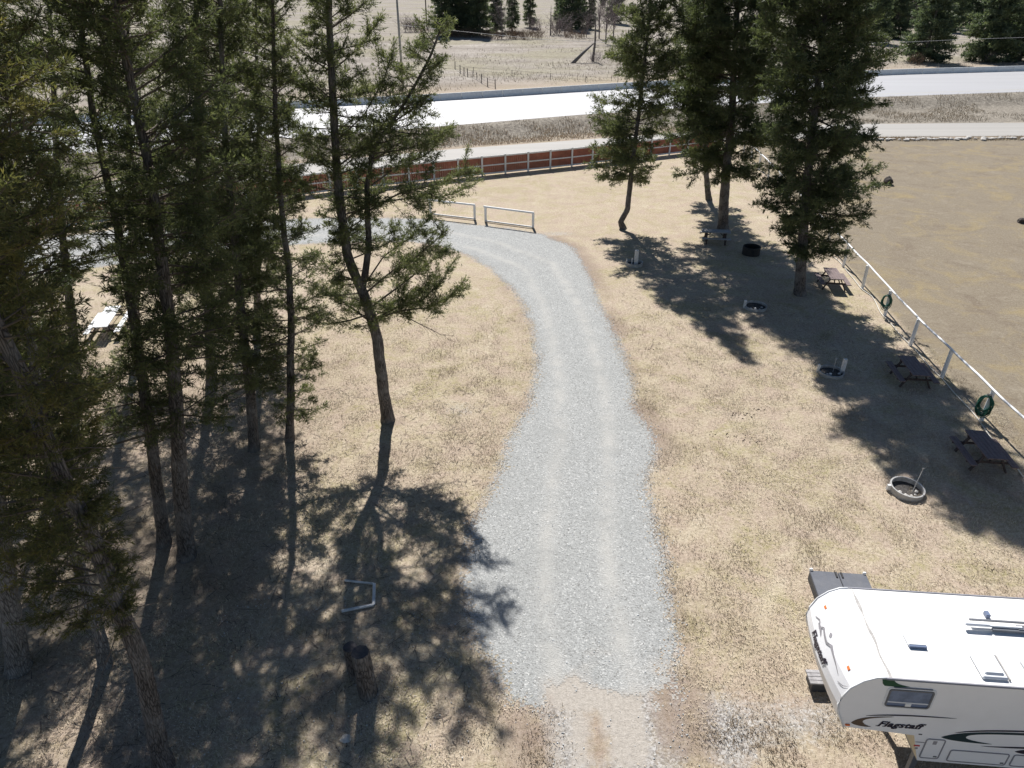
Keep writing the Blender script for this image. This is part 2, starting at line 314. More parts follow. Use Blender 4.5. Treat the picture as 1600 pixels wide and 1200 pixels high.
class MB:
    def __init__(s): s.v = []; s.f = []; s.m = []
    def add(s, V, F, mi=0):
        o = len(s.v); s.v += [tuple(map(float, p)) for p in V]; s.f += [tuple(int(i) + o for i in q) for q in F]; s.m += [mi] * len(F)
    def box(s, c, d, rz=0.0, ry=0.0, mi=0, rx=0.0):
        hx, hy, hz = d[0] / 2, d[1] / 2, d[2] / 2
        P_ = [Vector((sx * hx, sy * hy, sz * hz)) for sz in (-1, 1) for sy in (-1, 1) for sx in (-1, 1)]
        from mathutils import Euler
        E = Euler((rx, ry, rz)).to_matrix()
        s.add([E @ p + Vector(c) for p in P_], [(0, 2, 3, 1), (4, 5, 7, 6), (0, 1, 5, 4), (2, 6, 7, 3), (0, 4, 6, 2), (1, 3, 7, 5)], mi)
    def bar(s, a, b, w, h, mi=0, up=(0, 0, 1)):
        a = Vector(a); b = Vector(b); t = (b - a).normalized(); u = Vector(up)
        if abs(t.dot(u)) > 0.98: u = Vector((0, 1, 0))
        x = t.cross(u).normalized(); y = x.cross(t).normalized()
        V = [p + x * (sx * w / 2) + y * (sy * h / 2) for p in (a, b) for sx, sy in ((-1, -1), (1, -1), (1, 1), (-1, 1))]
        s.add(V, [(0, 1, 2, 3), (7, 6, 5, 4), (0, 4, 5, 1), (1, 5, 6, 2), (2, 6, 7, 3), (3, 7, 4, 0)], mi)
    def tube(s, pts, r, k=8, mi=0, cap=True):
        V, F = tube_np(np.array(pts, float), np.full(len(pts), r) if np.isscalar(r) else np.array(r, float), k)
        s.add(V, F, mi)
        if cap:
            n = len(pts); o = len(s.v) - n * k
            s.f += [tuple(o + i for i in range(k))[::-1], tuple(o + (n - 1) * k + i for i in range(k))]; s.m += [mi, mi]
    def prism(s, outline, z0, z1, mi=0):
        n = len(outline); V = [(x, y, z0) for x, y in outline] + [(x, y, z1) for x, y in outline]
        F = [tuple(range(n))[::-1], tuple(range(n, 2 * n))] + [(i, (i + 1) % n, n + (i + 1) % n, n + i) for i in range(n)]
        s.add(V, F, mi)
    def build(s, name, mats, parent=None, bevel=0.0, smooth_=False):
        if not isinstance(mats, (list, tuple)): mats = [mats]
        me = bpy.data.meshes.new(name); me.from_pydata(s.v, [], s.f)
        for m in mats: me.materials.append(m)
        for p, i in zip(me.polygons, s.m): p.material_index = i; p.use_smooth = smooth_
        me.validate(); me.update()
        import bmesh
        bm = bmesh.new(); bm.from_mesh(me); bmesh.ops.recalc_face_normals(bm, faces=bm.faces)
        if bevel: bmesh.ops.bevel(bm, geom=[e for e in bm.edges], offset=bevel, segments=1, affect='EDGES', clamp_overlap=True)
        bm.to_mesh(me); bm.free()
        return link(name, me, parent)
def tube_np(P_, r, k=6, wob=0.0):
    n = len(P_); T = np.gradient(P_, axis=0); T /= np.linalg.norm(T, axis=1, keepdims=True) + 1e-9
    ref = np.array([0.0, 0, 1]) if abs(T[:, 2].mean()) < 0.8 else np.array([1.0, 0, 0])
    X = np.cross(T, ref); X /= np.linalg.norm(X, axis=1, keepdims=True) + 1e-9; Y = np.cross(X, T)
    a = np.arange(k) / k * 2 * math.pi
    rr = r[:, None] * (1 + (wob * (rng.random((n, k)) - .5) * 2 if wob else 0))
    V = P_[:, None, :] + (np.cos(a)[None, :, None] * X[:, None, :] + np.sin(a)[None, :, None] * Y[:, None, :]) * np.broadcast_to(rr, (n, k))[:, :, None]
    i = np.arange(n - 1)[:, None] * k; j = np.arange(k)[None, :]; j2 = (j + 1) % k
    F = np.stack([i + j, i + j2, i + k + j2, i + k + j], -1).reshape(-1, 4)
    return V.reshape(-1, 3), F
def link(name, me, parent=None):
    me.name = name; o = bpy.data.objects.new(name, me); C.objects.link(o)
    if parent is not None: o.parent = parent
    return o
def tag(o, label=None, cat=None, group=None, kind=None):
    if label: o['label'] = label
    if cat: o['category'] = cat
    if group: o['group'] = group
    if kind: o['kind'] = kind
    return o
def thing(name, label, cat, loc=(0, 0, 0), rz=0.0, group=None):
    o = bpy.data.objects.new(name, None); C.objects.link(o); o.location = loc; o.rotation_euler = (0, 0, rz); o.empty_display_size = 0.2
    return tag(o, label, cat, group)
def dup(root, loc, rz=0.0, label=None, scale=None):
    r = root.copy(); C.objects.link(r); r.location = loc; r.rotation_euler = (0, 0, rz)
    if scale is not None: r.scale = scale
    if label: r['label'] = label
    for ch in list(root.children):
        c = ch.copy(); C.objects.link(c); c.parent = r
        for g in list(ch.children):
            d = g.copy(); C.objects.link(d); d.parent = c
    return r
def resample(P_, step):
    P_ = np.array(P_, float); d = np.r_[0, np.cumsum(np.linalg.norm(np.diff(P_, axis=0), axis=1))]
    n = max(3, int(d[-1] / step) + 1); t = np.linspace(0, d[-1], n)
    return np.stack([np.interp(t, d, P_[:, i]) for i in range(P_.shape[1])], 1)

# ------------------------------------------------------------ roads as y(x) curves
HN = np.array([(-140, 12), (-90, 43), (-60, 60), (-40, 69.5), (-21, 77.2), (-7, 83.3), (7.7, 90.3), (25, 97), (47.9, 104.5), (72.7, 109.8), (120, 117), (250, 130), (700, 160)], float)
HF = np.array([(-150, 28), (-100, 58), (-70, 76), (-48, 87), (-28, 96.1), (-8.6, 103.1), (14.2, 113.2), (40.8, 123.6), (64.8, 131.5), (89.3, 136.7), (140, 144), (260, 157), (700, 185)], float)
FNr = np.array([(-140, -8), (-90, 23), (-60, 41.5), (-33.6, 57.3), (-17.3, 65.6), (-2.5, 72.6), (6.6, 76.6), (22, 80.4), (39.2, 82.4), (56, 83), (120, 83), (700, 90)], float)
FFr = np.array([(-142, -1), (-92, 30), (-62, 47.5), (-36, 62), (-18.5, 70.3), (-6.5, 75.9), (6.8, 80.6), (22, 86), (39, 90.2), (61, 91.3), (120, 92), (700, 98)], float)
def yc(L, x): return np.interp(x, L[:, 0], L[:, 1])
def hz(x, y):
    n = yc(HN, x); f = yc(HF, x)
    up = smooth(n - 5.5, n - 0.4, y); dn = 1 - smooth(f + 1.2, f + 14, y)
    z = 1.0 * up * (0.25 + 0.75 * dn)
    return z
out_px = [(-60, 395), (80, 372), (180, 360), (320, 352), (480, 342), (600, 341), (660, 343), (720, 350), (790, 357), (850, 368), (895, 388), (915, 420), (932, 470), (953, 510), (972, 552), (986, 600), (990, 640), (1012, 668), (1024, 712), (1008, 745), (1010, 775),
          (1020, 820), (1034, 860), (1038, 900), (1046, 960), (1050, 1010), (1050, 1060), (1058, 1100), (1062, 1210), (885, 1210), (880, 1120), (860, 1114), (830, 1106), (792, 1084), (772, 1040), (745, 990), (728, 930), (725, 880), (736, 830), (757, 790), (782, 735), (800, 680), (826, 640),
          (838, 590), (840, 550), (830, 500), (806, 455), (770, 420), (730, 398), (690, 384), (640, 376), (560, 378), (480, 380), (300, 395), (180, 412), (60, 430), (-60, 450)]
# ground grid
xs = np.unique(np.concatenate([np.linspace(-900, -70, 40), np.arange(-70, -26, 1.0), np.arange(-26, 26, 0.25), np.arange(26, 80, 0.8), np.linspace(80, 1100, 60)]))
ys = np.unique(np.concatenate([np.linspace(-60, 4, 20), np.arange(4, 52, 0.25), np.arange(52, 150, 0.7), np.linspace(150, 420, 90), np.linspace(425, 3500, 60)]))
X, Y = np.meshgrid(xs, ys); Z = hz(X, Y)
near = (Y < 60) & (Y > 4) & (abs(X) < 26)
RAILX = lambda y: 18.72 + np.clip(y - 24.4, -20, 100) * 0.083
fieldw = smooth(-0.2, 1.0, X - RAILX(Y)) * (Y < yc(FNr, X))
bigleft = smooth(-9, -13, X)
def pblob(px, py, rx, ry):
    g = G(px, py); return np.exp(-(((X - g[0]) / rx) ** 2 + ((Y - g[1]) / ry) ** 2))
_tx = smooth(0.5, 1.0, X + .4 * (fbm(X + 9, Y, 2, 3) - .5)) * smooth(3.45, 3.05, X) * smooth(13.0, 12.2, Y)
_mid = np.exp(-((X - 2.0 - .5 * (fbm(X, Y, .9, 3) - .5)) / 0.40) ** 2) * smooth(11.9, 10.9, Y) * smooth(.3, .6, fbm(X + 3, Y, 1.6, 4))
dirt = np.clip(_tx * (1 - .75 * _mid) + 0 * pblob(960, 1180, 1.0, 2.2) + 0.32 * pblob(1040, 352, 3.0, 1.6), 0, 1)
scat = np.clip(0.85 * np.exp(-((X - 3.35) / .28) ** 2) * smooth(12.6, 11.8, Y) + 0.75 * pblob(1130, 1150, .8, 1.6) + 0.62 * pblob(1240, 1130, 1.5, 1.0) + 0.3 * pblob(1080, 360, 2.5, 1.0) + 0.6 * pblob(1400, 1110, 1.6, 0.8)
               + 0.55 * pblob(990, 880, 0.1, 0.1) + 0.5 * pblob(720, 640, 1.5, 1.2) + .6 * pblob(870, 365, 2.0, .8), 0, 1) * 0.82
soil = np.clip(0.6 * _mid + 0.85 * pblob(820, 1150, 0.8, 1.3) + 0.55 * smooth(-4, -9, X) * smooth(34, 26, Y) + 0.75 * pblob(1010, 690, 0.9, 1.3) + 0.55 * pblob(985, 575, 0.5, 2.5)
               + 0.55 * pblob(1060, 960, 0.4, 2.0) + 0.5 * pblob(960, 500, 0.8, 3) + .5 * smooth(yc(FNr, X) - 2.5, yc(FNr, X) - 1, Y) + 0.7 * pblob(620, 660, .5, .4), 0, 1) * 0.78
emb = smooth(yc(HN, X) - 6.5, yc(HN, X) - 4.5, Y) * (Y < yc(HF, X) + 1) + 0.45 * smooth(yc(FFr, X) - .5, yc(FFr, X) + .5, Y) * (Y < yc(HN, X) - 5)
emb = np.clip(np.where(X > 20, np.maximum(emb, 0.75 * ((Y > yc(FFr, X)) & (Y < yc(HN, X)))), emb), 0, 1)
dpoly = np.full(X.shape, 9.0)
_pp = resample(np.array([G(*p) for p in out_px + out_px[:1]]), 0.4)
_m = (X > -30) & (X < 8) & (Y > 8) & (Y < 58)
_x = X[_m]; _y = Y[_m]; _d = np.full(len(_x), 9.0)
for q in _pp: _d = np.minimum(_d, np.hypot(_x - q[0], _y - q[1]))
dpoly[_m] = _d
scat = np.maximum(scat, 0.66 * np.exp(-(dpoly / 0.42) ** 1.3)); soil = np.maximum(soil, (0.34 + .26 * (X > 2)) * np.exp(-(np.maximum(dpoly - .3, 0) / 0.8) ** 2) * smooth(.3, .6, vnoise(X, Y, 0.45)))
farf = smooth(yc(HF, X) + 6, yc(HF, X) + 28, Y)
V = np.stack([X.ravel(), Y.ravel(), Z.ravel()], 1)
nx, ny = len(xs), len(ys); i = np.arange(ny - 1)[:, None] * nx; j = np.arange(nx - 1)[None, :]
F = np.stack([i + j, i + j + 1, i + nx + j + 1, i + nx + j], -1).reshape(-1, 4)
one = np.ones(X.size)
z1 = np.stack([fieldw.ravel(), dirt.ravel(), scat.ravel(), one], 1); z2 = np.stack([soil.ravel(), emb.ravel(), farf.ravel(), one], 1)
me = np_mesh('ground', V, F, [M['ground']], attrs={'zones': ('POINT', 'FLOAT_COLOR', z1), 'zones2': ('POINT', 'FLOAT_COLOR', z2)}, smooth_=True)
tag(link('ground', me), kind='structure')

def strip(name, A, B, z, mat, xr, step=2.0, kind='structure'):
    xx = np.arange(xr[0], xr[1], step); k = 6
    rows = []
    for t in np.linspace(0, 1, k):
        rows.append(np.stack([xx, yc(A, xx) * (1 - t) + yc(B, xx) * t, np.full(len(xx), z)], 1))
    V = np.concatenate(rows); n = len(xx)
    i = np.arange(k - 1)[:, None] * n; j = np.arange(n - 1)[None, :]
    F = np.stack([i + j, i + j + 1, i + n + j + 1, i + n + j], -1).reshape(-1, 4)
    return tag(link(name, np_mesh(name, V, F, [mat])), kind=kind)
strip('highway', HN + [0, 0.2], HF - [0, 0.1], 1.012, M['highway'], (-130, 600))
strip('gravel_road', FNr, FFr, 0.02, M['frontage'], (-130, 600))
ln = strip('lane_line', HN + [0, 2.4], HN + [0, 2.62], 1.018, M['line'], (-130, 600))

# ------------------------------------------------------------ gravel driveway: ragged sheet of small cells
poly = np.array([G(*p)[:2] for p in out_px])
def inside(px, py, poly):
    r = np.zeros(px.shape, bool); n = len(poly); j = n - 1
    for i in range(n):
        xi, yi = poly[i]; xj, yj = poly[j]
        c = ((yi > py) != (yj > py)) & (px < (xj - xi) * (py - yi) / (yj - yi + 1e-12) + xi); r ^= c; j = i
    return r
h_ = 0.05
gx = np.arange(-34, 8, h_); gy = np.arange(8.6, 58, h_); GX, GY = np.meshgrid(gx, gy)
wx = GX + 0.5 * (fbm(GX, GY, 1.1, 3) - 0.5) + 0.9 * (rng.random(GX.shape) - 0.5) * (rng.random(GX.shape) ** 1.3)
wy = GY + 0.5 * (fbm(GX + 50, GY + 20, 1.1, 3) - 0.5) + 0.9 * (rng.random(GX.shape) - 0.5) * (rng.random(GX.shape) ** 1.3)
ins = inside(wx, wy, poly)
ctr = np.array([G(*p)[:2] for p in [(-60, 420), (180, 385), (480, 361), (660, 363), (760, 384), (840, 415), (872, 470), (892, 530), (908, 600), (912, 680), (905, 760), (900, 850), (905, 950), (925, 1060), (965, 1210)]])
ctr = resample(ctr, 0.4)
cs = np.stack([GX[ins], GY[ins]], 1)
dmin = np.full(len(cs), 1e9)
for q in ctr: dmin = np.minimum(dmin, np.hypot(cs[:, 0] - q[0], cs[:, 1] - q[1]))
lane = np.exp(-((dmin - 0.95) / 0.3) ** 2)
ypx = cs[:, 1]
earth = smooth(-0.2, 1.3, 12.7 - ypx + 3.2 * (fbm(cs[:, 0], cs[:, 1], 1.3, 5) - 0.5)) * smooth(0.55, 1.05, cs[:, 0] + .5 * (fbm(cs[:, 0] + 9, cs[:, 1], 2, 3) - .5))
_k = rng.random(len(cs)) > smooth(0.25, 0.95, earth); cs = cs[_k]; lane = lane[_k]; earth = earth[_k]
nq = len(cs)
V = np.zeros((nq, 4, 3)); V[:, :, 2] = 0.006
for k, (dx, dy) in enumerate(((0, 0), (h_, 0), (h_, h_), (0, h_))): V[:, k, 0] = cs[:, 0] + dx; V[:, k, 1] = cs[:, 1] + dy
me = np_mesh('driveway', V.reshape(-1, 3), np.arange(nq * 4).reshape(-1, 4), [M['gravel']], attrs={'lane': ('FACE', 'FLOAT', lane), 'earth': ('FACE', 'FLOAT', earth)})
tag(link('driveway', me), kind='structure')

# loose stones beside and on the driveway (uncountable)
def ico():
    import bmesh
    bm = bmesh.new(); bmesh.ops.create_icosphere(bm, subdivisions=1, radius=1); V = np.array([v.co[:] for v in bm.verts]); F = np.array([[v.index for v in f.verts] for f in bm.faces]); bm.free(); return V, F
IV, IF = ico()
def scatter_stones(name, P_, S, mat, kind='stuff', label=None, cat=None):
    n = len(P_)
    V = IV[None] * (1 + 0.35 * (rng.random((n, len(IV), 1)) - .5)) * (S[:, None, None] * (0.7 + 0.6 * rng.random((n, 1, 3)))) * np.array([1, 1, 0.7])
    V = V + P_[:, None, :]
    F = IF[None] + (np.arange(n) * len(IV))[:, None, None]
    o = link(name, np_mesh(name, V.reshape(-1, 3), F.reshape(-1, 3), [mat]))
    return tag(o, label, cat, kind=kind)
bx = rng.uniform(-8, 9, 60000); by = rng.uniform(9, 40, 60000)
wob = inside(bx + rng.normal(0, 0.28, 60000), by + rng.normal(0, 0.28, 60000), poly); real = inside(bx, by, poly)
sel = wob & ~real; sel2 = real & (rng.random(60000) < 0.04)
m_ = sel | sel2
scatter_stones('loose_stones', np.stack([bx[m_], by[m_], np.full(m_.sum(), 0.008)], 1), rng.uniform(0.008, 0.024, m_.sum()), simple('loose_gravel', (0.46, 0.48, 0.49), 0.9, 0.5, 3),
               label='loose grey gravel stones strewn along the driveway', cat='gravel')
dx_ = rng.uniform(-8, -1, 420); dy_ = rng.uniform(9.3, 15, 420)
scatter_stones('litter_stones', np.stack([dx_, dy_, np.full(420, 0.02)], 1), rng.uniform(0.008, 0.026, 420) , M['stone'], label='small pale stones and chips littering the shaded lawn', cat='stones')
# dark clods
cl = []
for (px, py, n, L) in [(1165, 647, 16, 0.55), (1145, 680, 26, 0.9), (1030, 548, 12, 0.8), (1170, 690, 14, .4), (1155, 650, 16, .5), (1185, 640, 10, .3), (1548, 890, 6, .15),]:
    g = G(px, py)
    for k in range(n): cl.append((g[0] + random.uniform(-L, L), g[1] - 0.25 * random.uniform(-L, L) + random.gauss(0, 0.05), 0.01))
cl = np.array(cl); scatter_stones('soil_clods', cl, rng.uniform(0.008, 0.032, len(cl)), simple('dark_soil', (0.07, 0.055, 0.045), 0.95, 0.3, 8), label='dark crumbs of soil on the dry lawn', cat='soil')

# dry grass blades (uncountable)
NB = 620000
bx = rng.uniform(-22, 20, NB * 2); by = 9 + 31 * rng.random(NB * 2) ** 1.15
vis = (abs(bx) < 0.80 * (by + 4)); bx = bx[vis][:NB]; by = by[vis][:NB]
ok = ~inside(bx + rng.normal(0, .22, len(bx)), by + rng.normal(0, .22, len(by)), poly); bx = bx[ok]; by = by[ok]
cl_ = fbm(bx, by, 1.3, 4); keep = rng.random(len(bx)) < np.clip((cl_ - 0.25) * 2.2, 0.12, 1) * smooth(40, 26, by) * smooth(0, 3.5, RAILX(by) + 0.0 * bx + 1.5 - bx + 1.5); bx = bx[keep]; by = by[keep]; n = len(bx)
az = rng.uniform(0, 2 * math.pi, n); ll = rng.uniform(0.03, 0.10, n) * (0.6 + .9 * cl_[keep]); lean = rng.uniform(0.5, 1.35, n); wdt = rng.uniform(0.005, 0.011, n)
gz = 0.0
b0 = np.stack([bx, by, np.full(n, 0.005)], 1); d = np.stack([np.cos(az) * np.sin(lean), np.sin(az) * np.sin(lean), np.cos(lean)], 1) * ll[:, None]
s_ = np.stack([-np.sin(az), np.cos(az), np.zeros(n)], 1) * wdt[:, None]
V = np.stack([b0 - s_, b0 + s_, b0 + d], 1).reshape(-1, 3)
V[:, 2] += 0.012
tintb = np.clip(0.52 + (fbm(bx, by, 0.4, 5) - .5) * 1.9 + rng.normal(0, 0.17, n), 0, 1)
me = np_mesh('dry_grass', V, np.arange(3 * n).reshape(-1, 3), [M['blade']], attrs={'tint': ('FACE', 'FLOAT', tintb)})
tag(link('dry_grass', me), 'short straw-coloured grass blades covering the lawn', 'grass', kind='stuff')

# ------------------------------------------------------------ concrete barrier along the highway
def barrier_section():
    prof = [(-0.30, 0), (0.30, 0), (0.30, 0.08), (0.17, 0.33), (0.10, 0.82), (-0.10, 0.82), (-0.17, 0.33), (-0.30, 0.08)]
    mb = MB(); L = 2.94; n = len(prof)
    V = [(-L / 2, y, z) for y, z in prof] + [(L / 2, y, z) for y, z in prof]
    mb.add(V, [tuple(range(n)), tuple(range(n, 2 * n))[::-1]] + [(i, (i + 1) % n, n + (i + 1) % n, n + i) for i in range(n)])
    return mb.build('barrier_section', M['barrier'], bevel=0.015)
def walk(L_, x0, x1, step):
    xx = np.arange(x0, x1, 0.25); p = np.stack([xx, yc(L_, xx)], 1); d = np.r_[0, np.cumsum(np.hypot(*np.diff(p, axis=0).T))]
    s = np.arange(0, d[-1], step); q = np.stack([np.interp(s, d, p[:, 0]), np.interp(s, d, p[:, 1])], 1)
    return q
bl = 'long low line of pale concrete highway barrier sections on the far roadside'
q = walk(HF - [0, 0.6], -75, 150, 3.0); proto = None
for a, b in zip(q[:-1], q[1:]):
    m_ = (a + b) / 2; rz = math.atan2(b[1] - a[1], b[0] - a[0])
    if proto is None:
        proto = barrier_section(); o = proto
        tag(o, 'pale concrete barrier section in the row along the far side of the highway', 'barrier', 'concrete barrier sections along the highway')
    else:
        o = proto.copy(); C.objects.link(o)
    o.location = (m_[0], m_[1], 1.012); o.rotation_euler = (0, 0, rz + random.gauss(0, 0.003))

# ------------------------------------------------------------ rust-red board fence with white frame
fpts = [(-44, 43.0), (-37, 46.8), (-30.49, 50.3), (-24.1, 53.9), (-15.65, 59.0), (-3.28, 64.6), (5.04, 68.2), (15.9, 73.6), (21.5, 76.3)]
fp = resample(fpts, 2.2)
bf = thing('board_fence', 'long rust red board fence with white posts and rails beside the gravel road', 'fence', (fp[0][0], fp[0][1], 0))
o0 = Vector((fp[0][0], fp[0][1], 0))
bd = MB(); rl = MB()
for a, b in zip(fp[:-1], fp[1:]):
    a3 = Vector((a[0], a[1], 0)) - o0; b3 = Vector((b[0], b[1], 0)) - o0; t = (b3 - a3).normalized(); nrm = Vector((t.y, -t.x, 0))
    L = (b3 - a3).length; nb = 11
    for k in range(nb):       # vertical boards
        c = a3 + t * (L * (k + .5) / nb); hgt = 1.50 + random.uniform(-0.008, .008)
        bd.box((c.x, c.y, 0.10 + hgt / 2), (L / nb - 0.012, 0.022, hgt), rz=math.atan2(t.y, t.x))
    for zz, h in ((0.16, 0.13), (0.86, 0.10), (1.60, 0.13)):
        rl.bar(a3 + nrm * 0.045 + Vector((0, 0, zz)), b3 + nrm * 0.045 + Vector((0, 0, zz)), 0.05, h)
bd.build('board_panel', M['rust'], bf); rl.build('rail', M['white'], bf)
for k, a in enumerate(fp):
    t = fp[min(k + 1, len(fp) - 1)] - fp[max(k - 1, 0)]; rz = math.atan2(t[1], t[0]); c = Vector((a[0], a[1], 0)) - o0 + Vector((math.sin(rz), -math.cos(rz), 0)) * 0.09
    mb = MB(); mb.box((0, 0, 0.87), (0.15, 0.10, 1.74)); o = mb.build('post', M['white'], bf, bevel=0.008); o.location = c; o.rotation_euler = (0, 0, rz)

# ------------------------------------------------------------ white pipe-rail fence on the right
rail = [(18.55, 16.0), (18.62, 20.4), (18.75, 24.44), (18.98, 27.95), (19.12, 31.14), (19.48, 34.67), (19.87, 38.39), (20.18, 41.9), (20.5, 45.4), (20.85, 49.0), (21.2, 52.6), (21.55, 56.2), (21.9, 59.8), (22.2, 63.4), (22.5, 67.0), (22.8, 70.6), (23.1, 74.2)]
rf = thing('rail_fence', 'white single rail fence running diagonally past the picnic tables', 'fence', (rail[2][0], rail[2][1], 0))
ro = Vector((rail[2][0], rail[2][1], 0))
mb = MB(); pp = [Vector((x, y, 1.43)) - ro for x, y in rail]
rp = resample([tuple(p) for p in pp], 0.6); rp[:, 2] += 0.012 * np.sin(rp[:, 1] * 1.9) ; rp[:, 0] += 0.012 * np.sin(rp[:, 1] * 1.1)
mb.tube(rp, 0.048, 8); mb.build('rail', M['white'], rf, smooth_=True)
for k, (x, y) in enumerate(rail):
    mb = MB(); mb.tube([(0, 0, -0.05), (0, 0, 0.7), (0.0, 0, 1.40)], 0.085, 10); o = mb.build('post', M['white'], rf, smooth_=False)
    o.location = (x - ro.x, y - ro.y, 0); o.rotation_euler = (random.gauss(0, 0.02), random.gauss(0, 0.015), random.random())
# hoses coiled on two posts
def coil(base, name, label, rx, rzz, zc, n, seed):
    rr = random.Random(seed); t = thing(name, label, 'hose', (base[0] - 0.16, base[1] - 0.10, 0), R(-38))
    mb = MB(); mb2 = MB()
    for k in range(n):
        a = np.linspace(0, 2 * math.pi, 28); ax = rx * rr.uniform(0.62, 1.02); az = rzz * rr.uniform(0.68, 1.03); dz = rr.uniform(-0.05, 0.03)
        off = rr.uniform(-0.07, 0.07); ph = rr.uniform(0, 6)
        P_ = np.stack([ax * np.sin(a) * (1 + 0.05 * np.sin(3 * a + ph)), off + 0.03 * np.sin(a * 2 + ph), zc + rzz - az + dz + az * np.cos(a) - (0 if 1 else 0)], 1)
        P_[:, 2] = np.maximum(P_[:, 2], 0.06)
        (mb if k % 3 else mb2).tube(P_, 0.017, 6, cap=False)
    mb.build('hose_loops', M['hose'], t, smooth_=True); mb2.build('dark_hose_loops', M['hose2'], t, smooth_=True)
    hk = MB(); hk.box((0.03, 0.04, zc + rzz + 0.02), (0.16, 0.16, 0.07)); hk.build('hanger', M['black'], t, bevel=.01)
coil(rail[2], 'garden_hose', 'thick green garden hose coiled on the nearest post of the white rail fence', 0.27, 0.47, 0.72, 17, 3)
coil(rail[5], 'garden_hose', 'smaller green garden hose coiled on the white fence post between the two middle picnic tables', 0.24, 0.42, 0.75, 11, 5)
# pale water pipe lying along the foot of the fence
pw = [G(*p)[:2] for p in [(1297, 398), (1309, 408), (1322, 422), (1335, 440), (1347, 453), (1361, 463), (1370, 478), (1379, 494), (1392, 508), (1402, 519), (1440, 560), (1487, 611), (1500, 624), (1513, 639), (1545, 680), (1600, 748)]]
pts = resample([(x, y, 0.045) for x, y in pw], 0.3); pts[:, 0] += 0.03 * np.sin(pts[:, 1] * 2.1)
mb = MB(); mb.tube(pts, 0.022, 6); tag(mb.build('water_pipe', M['pipe'], smooth_=True), 'thin pale water pipe snaking along the ground under the white rail fence', 'pipe')

# ------------------------------------------------------------ two low white hitching rails by the driveway
def hitch(pa, pb, label):
    a = Vector(pa); b = Vector(pb); t = thing('hitching_rail', label, 'rail', tuple((a + b) / 2), math.atan2(b.y - a.y, b.x - a.x), 'white hitching rails beside the driveway')
    L = (b - a).length; mb = MB(); mb.bar((-L / 2 - .1, 0, 1.12), (L / 2 + .1, 0, 1.12), 0.10, 0.12); mb.build('rail', M['white'], t, bevel=.01)
    mb = MB(); mb.bar((-L / 2, 0.0, 0.10), (L / 2, 0.0, 0.10), 0.10, 0.10); mb.build('bottom_rail', M['white_old'], t, bevel=.01)
    for s in (-1, 1):
        mb = MB(); mb.box((s * L / 2, 0.10, 0.53), (0.16, 0.10, 1.06)); mb.build('post', M['white'], t, bevel=.01)
hitch(G(672, 336), G(741, 344), 'white hitching rail beyond the driveway bend, partly behind the forked fir')
hitch(G(758, 347), G(832, 357), 'white hitching rail at the outer driveway bend, the one in clear view')

# ------------------------------------------------------------ picnic tables
def picnic(name, label, loc, rz, wood, frame, Lt=1.85, s=1.0):
    t = thing(name, label, 'picnic table', loc, rz, 'picnic tables')
    for part, x0, n, z, bw in (('tabletop', 0, 5, 0.745, 0.137), ('bench', -0.69, 2, 0.435, 0.125), ('bench', 0.69, 2, 0.435, 0.125)):
        mb = MB()
        for k in range(n):
            mb.box((x0 + (k - (n - 1) / 2) * (bw + 0.008), random.uniform(-.008, .008), z + random.uniform(-.002, .002)), (bw, Lt, 0.045))
        mb.build(part, wood, t, bevel=0.004)
    for sy in (-1, 1):
        y = sy * (Lt / 2 - 0.32); mb = MB()
        mb.bar((-0.24, y, 0.715), (-0.62, y, 0.0), 0.05, 0.11, up=(0, 1, 0)); mb.bar((0.24, y, 0.715), (0.62, y, 0.0), 0.05, 0.11, up=(0, 1, 0))
        mb.box((0, y + 0.042, 0.69), (0.70, 0.04, 0.075)); mb.box((0, y + 0.042, 0.375), (1.60, 0.04, 0.085))
        mb.build('leg_frame', frame, t)
        mb = MB(); mb.bar((0, y, 0.36), (0, y - sy * 0.40, 0.70), 0.05, 0.04); mb.build('brace', frame, t)
    return t
def tabpose(q, z=0.75):
    g = [Vector(G(*p, z)) for p in q]; c = sum(g, Vector()) / 4; d = (g[0] + g[1]) / 2 - (g[2] + g[3]) / 2
    return (c.x, c.y, 0), math.atan2(d.y, d.x) - math.pi / 2
p_, r_ = tabpose([(1509, 672), (1536, 672), (1576, 719), (1545, 719)]); picnic('picnic_table', 'dark wooden picnic table nearest the camper, below the nearest hose post', p_, r_, M['tablewood'], M['tableframe'])
p_, r_ = tabpose([(1404, 557), (1430, 557), (1454, 587), (1426, 586)]); picnic('picnic_table', 'dark wooden picnic table at the fence between the two coiled hoses', p_, r_, M['tablewood'], M['tableframe'])
p_, r_ = tabpose([(1287, 417), (1304, 417), (1320, 439), (1300, 438)]); picnic('picnic_table', 'dark wooden picnic table right beside the thick fir trunk at the rail fence', p_, r_, M['tablewood'], M['tableframe'])
p_, r_ = tabpose([(1141, 359), (1140, 365), (1095, 363), (1100, 357)]); picnic('picnic_table', 'grey weathered picnic table seen side-on in front of the stoutest far fir', p_, r_, M['greytable'], M['tableframe'])
p_, r_ = tabpose([(168, 477), (189, 478), (160, 513), (148, 512)]); picnic('picnic_table', 'white painted picnic table glimpsed between the left-hand trunks', p_, r_, M['tablewhite'], M['tableframe'], 2.6)

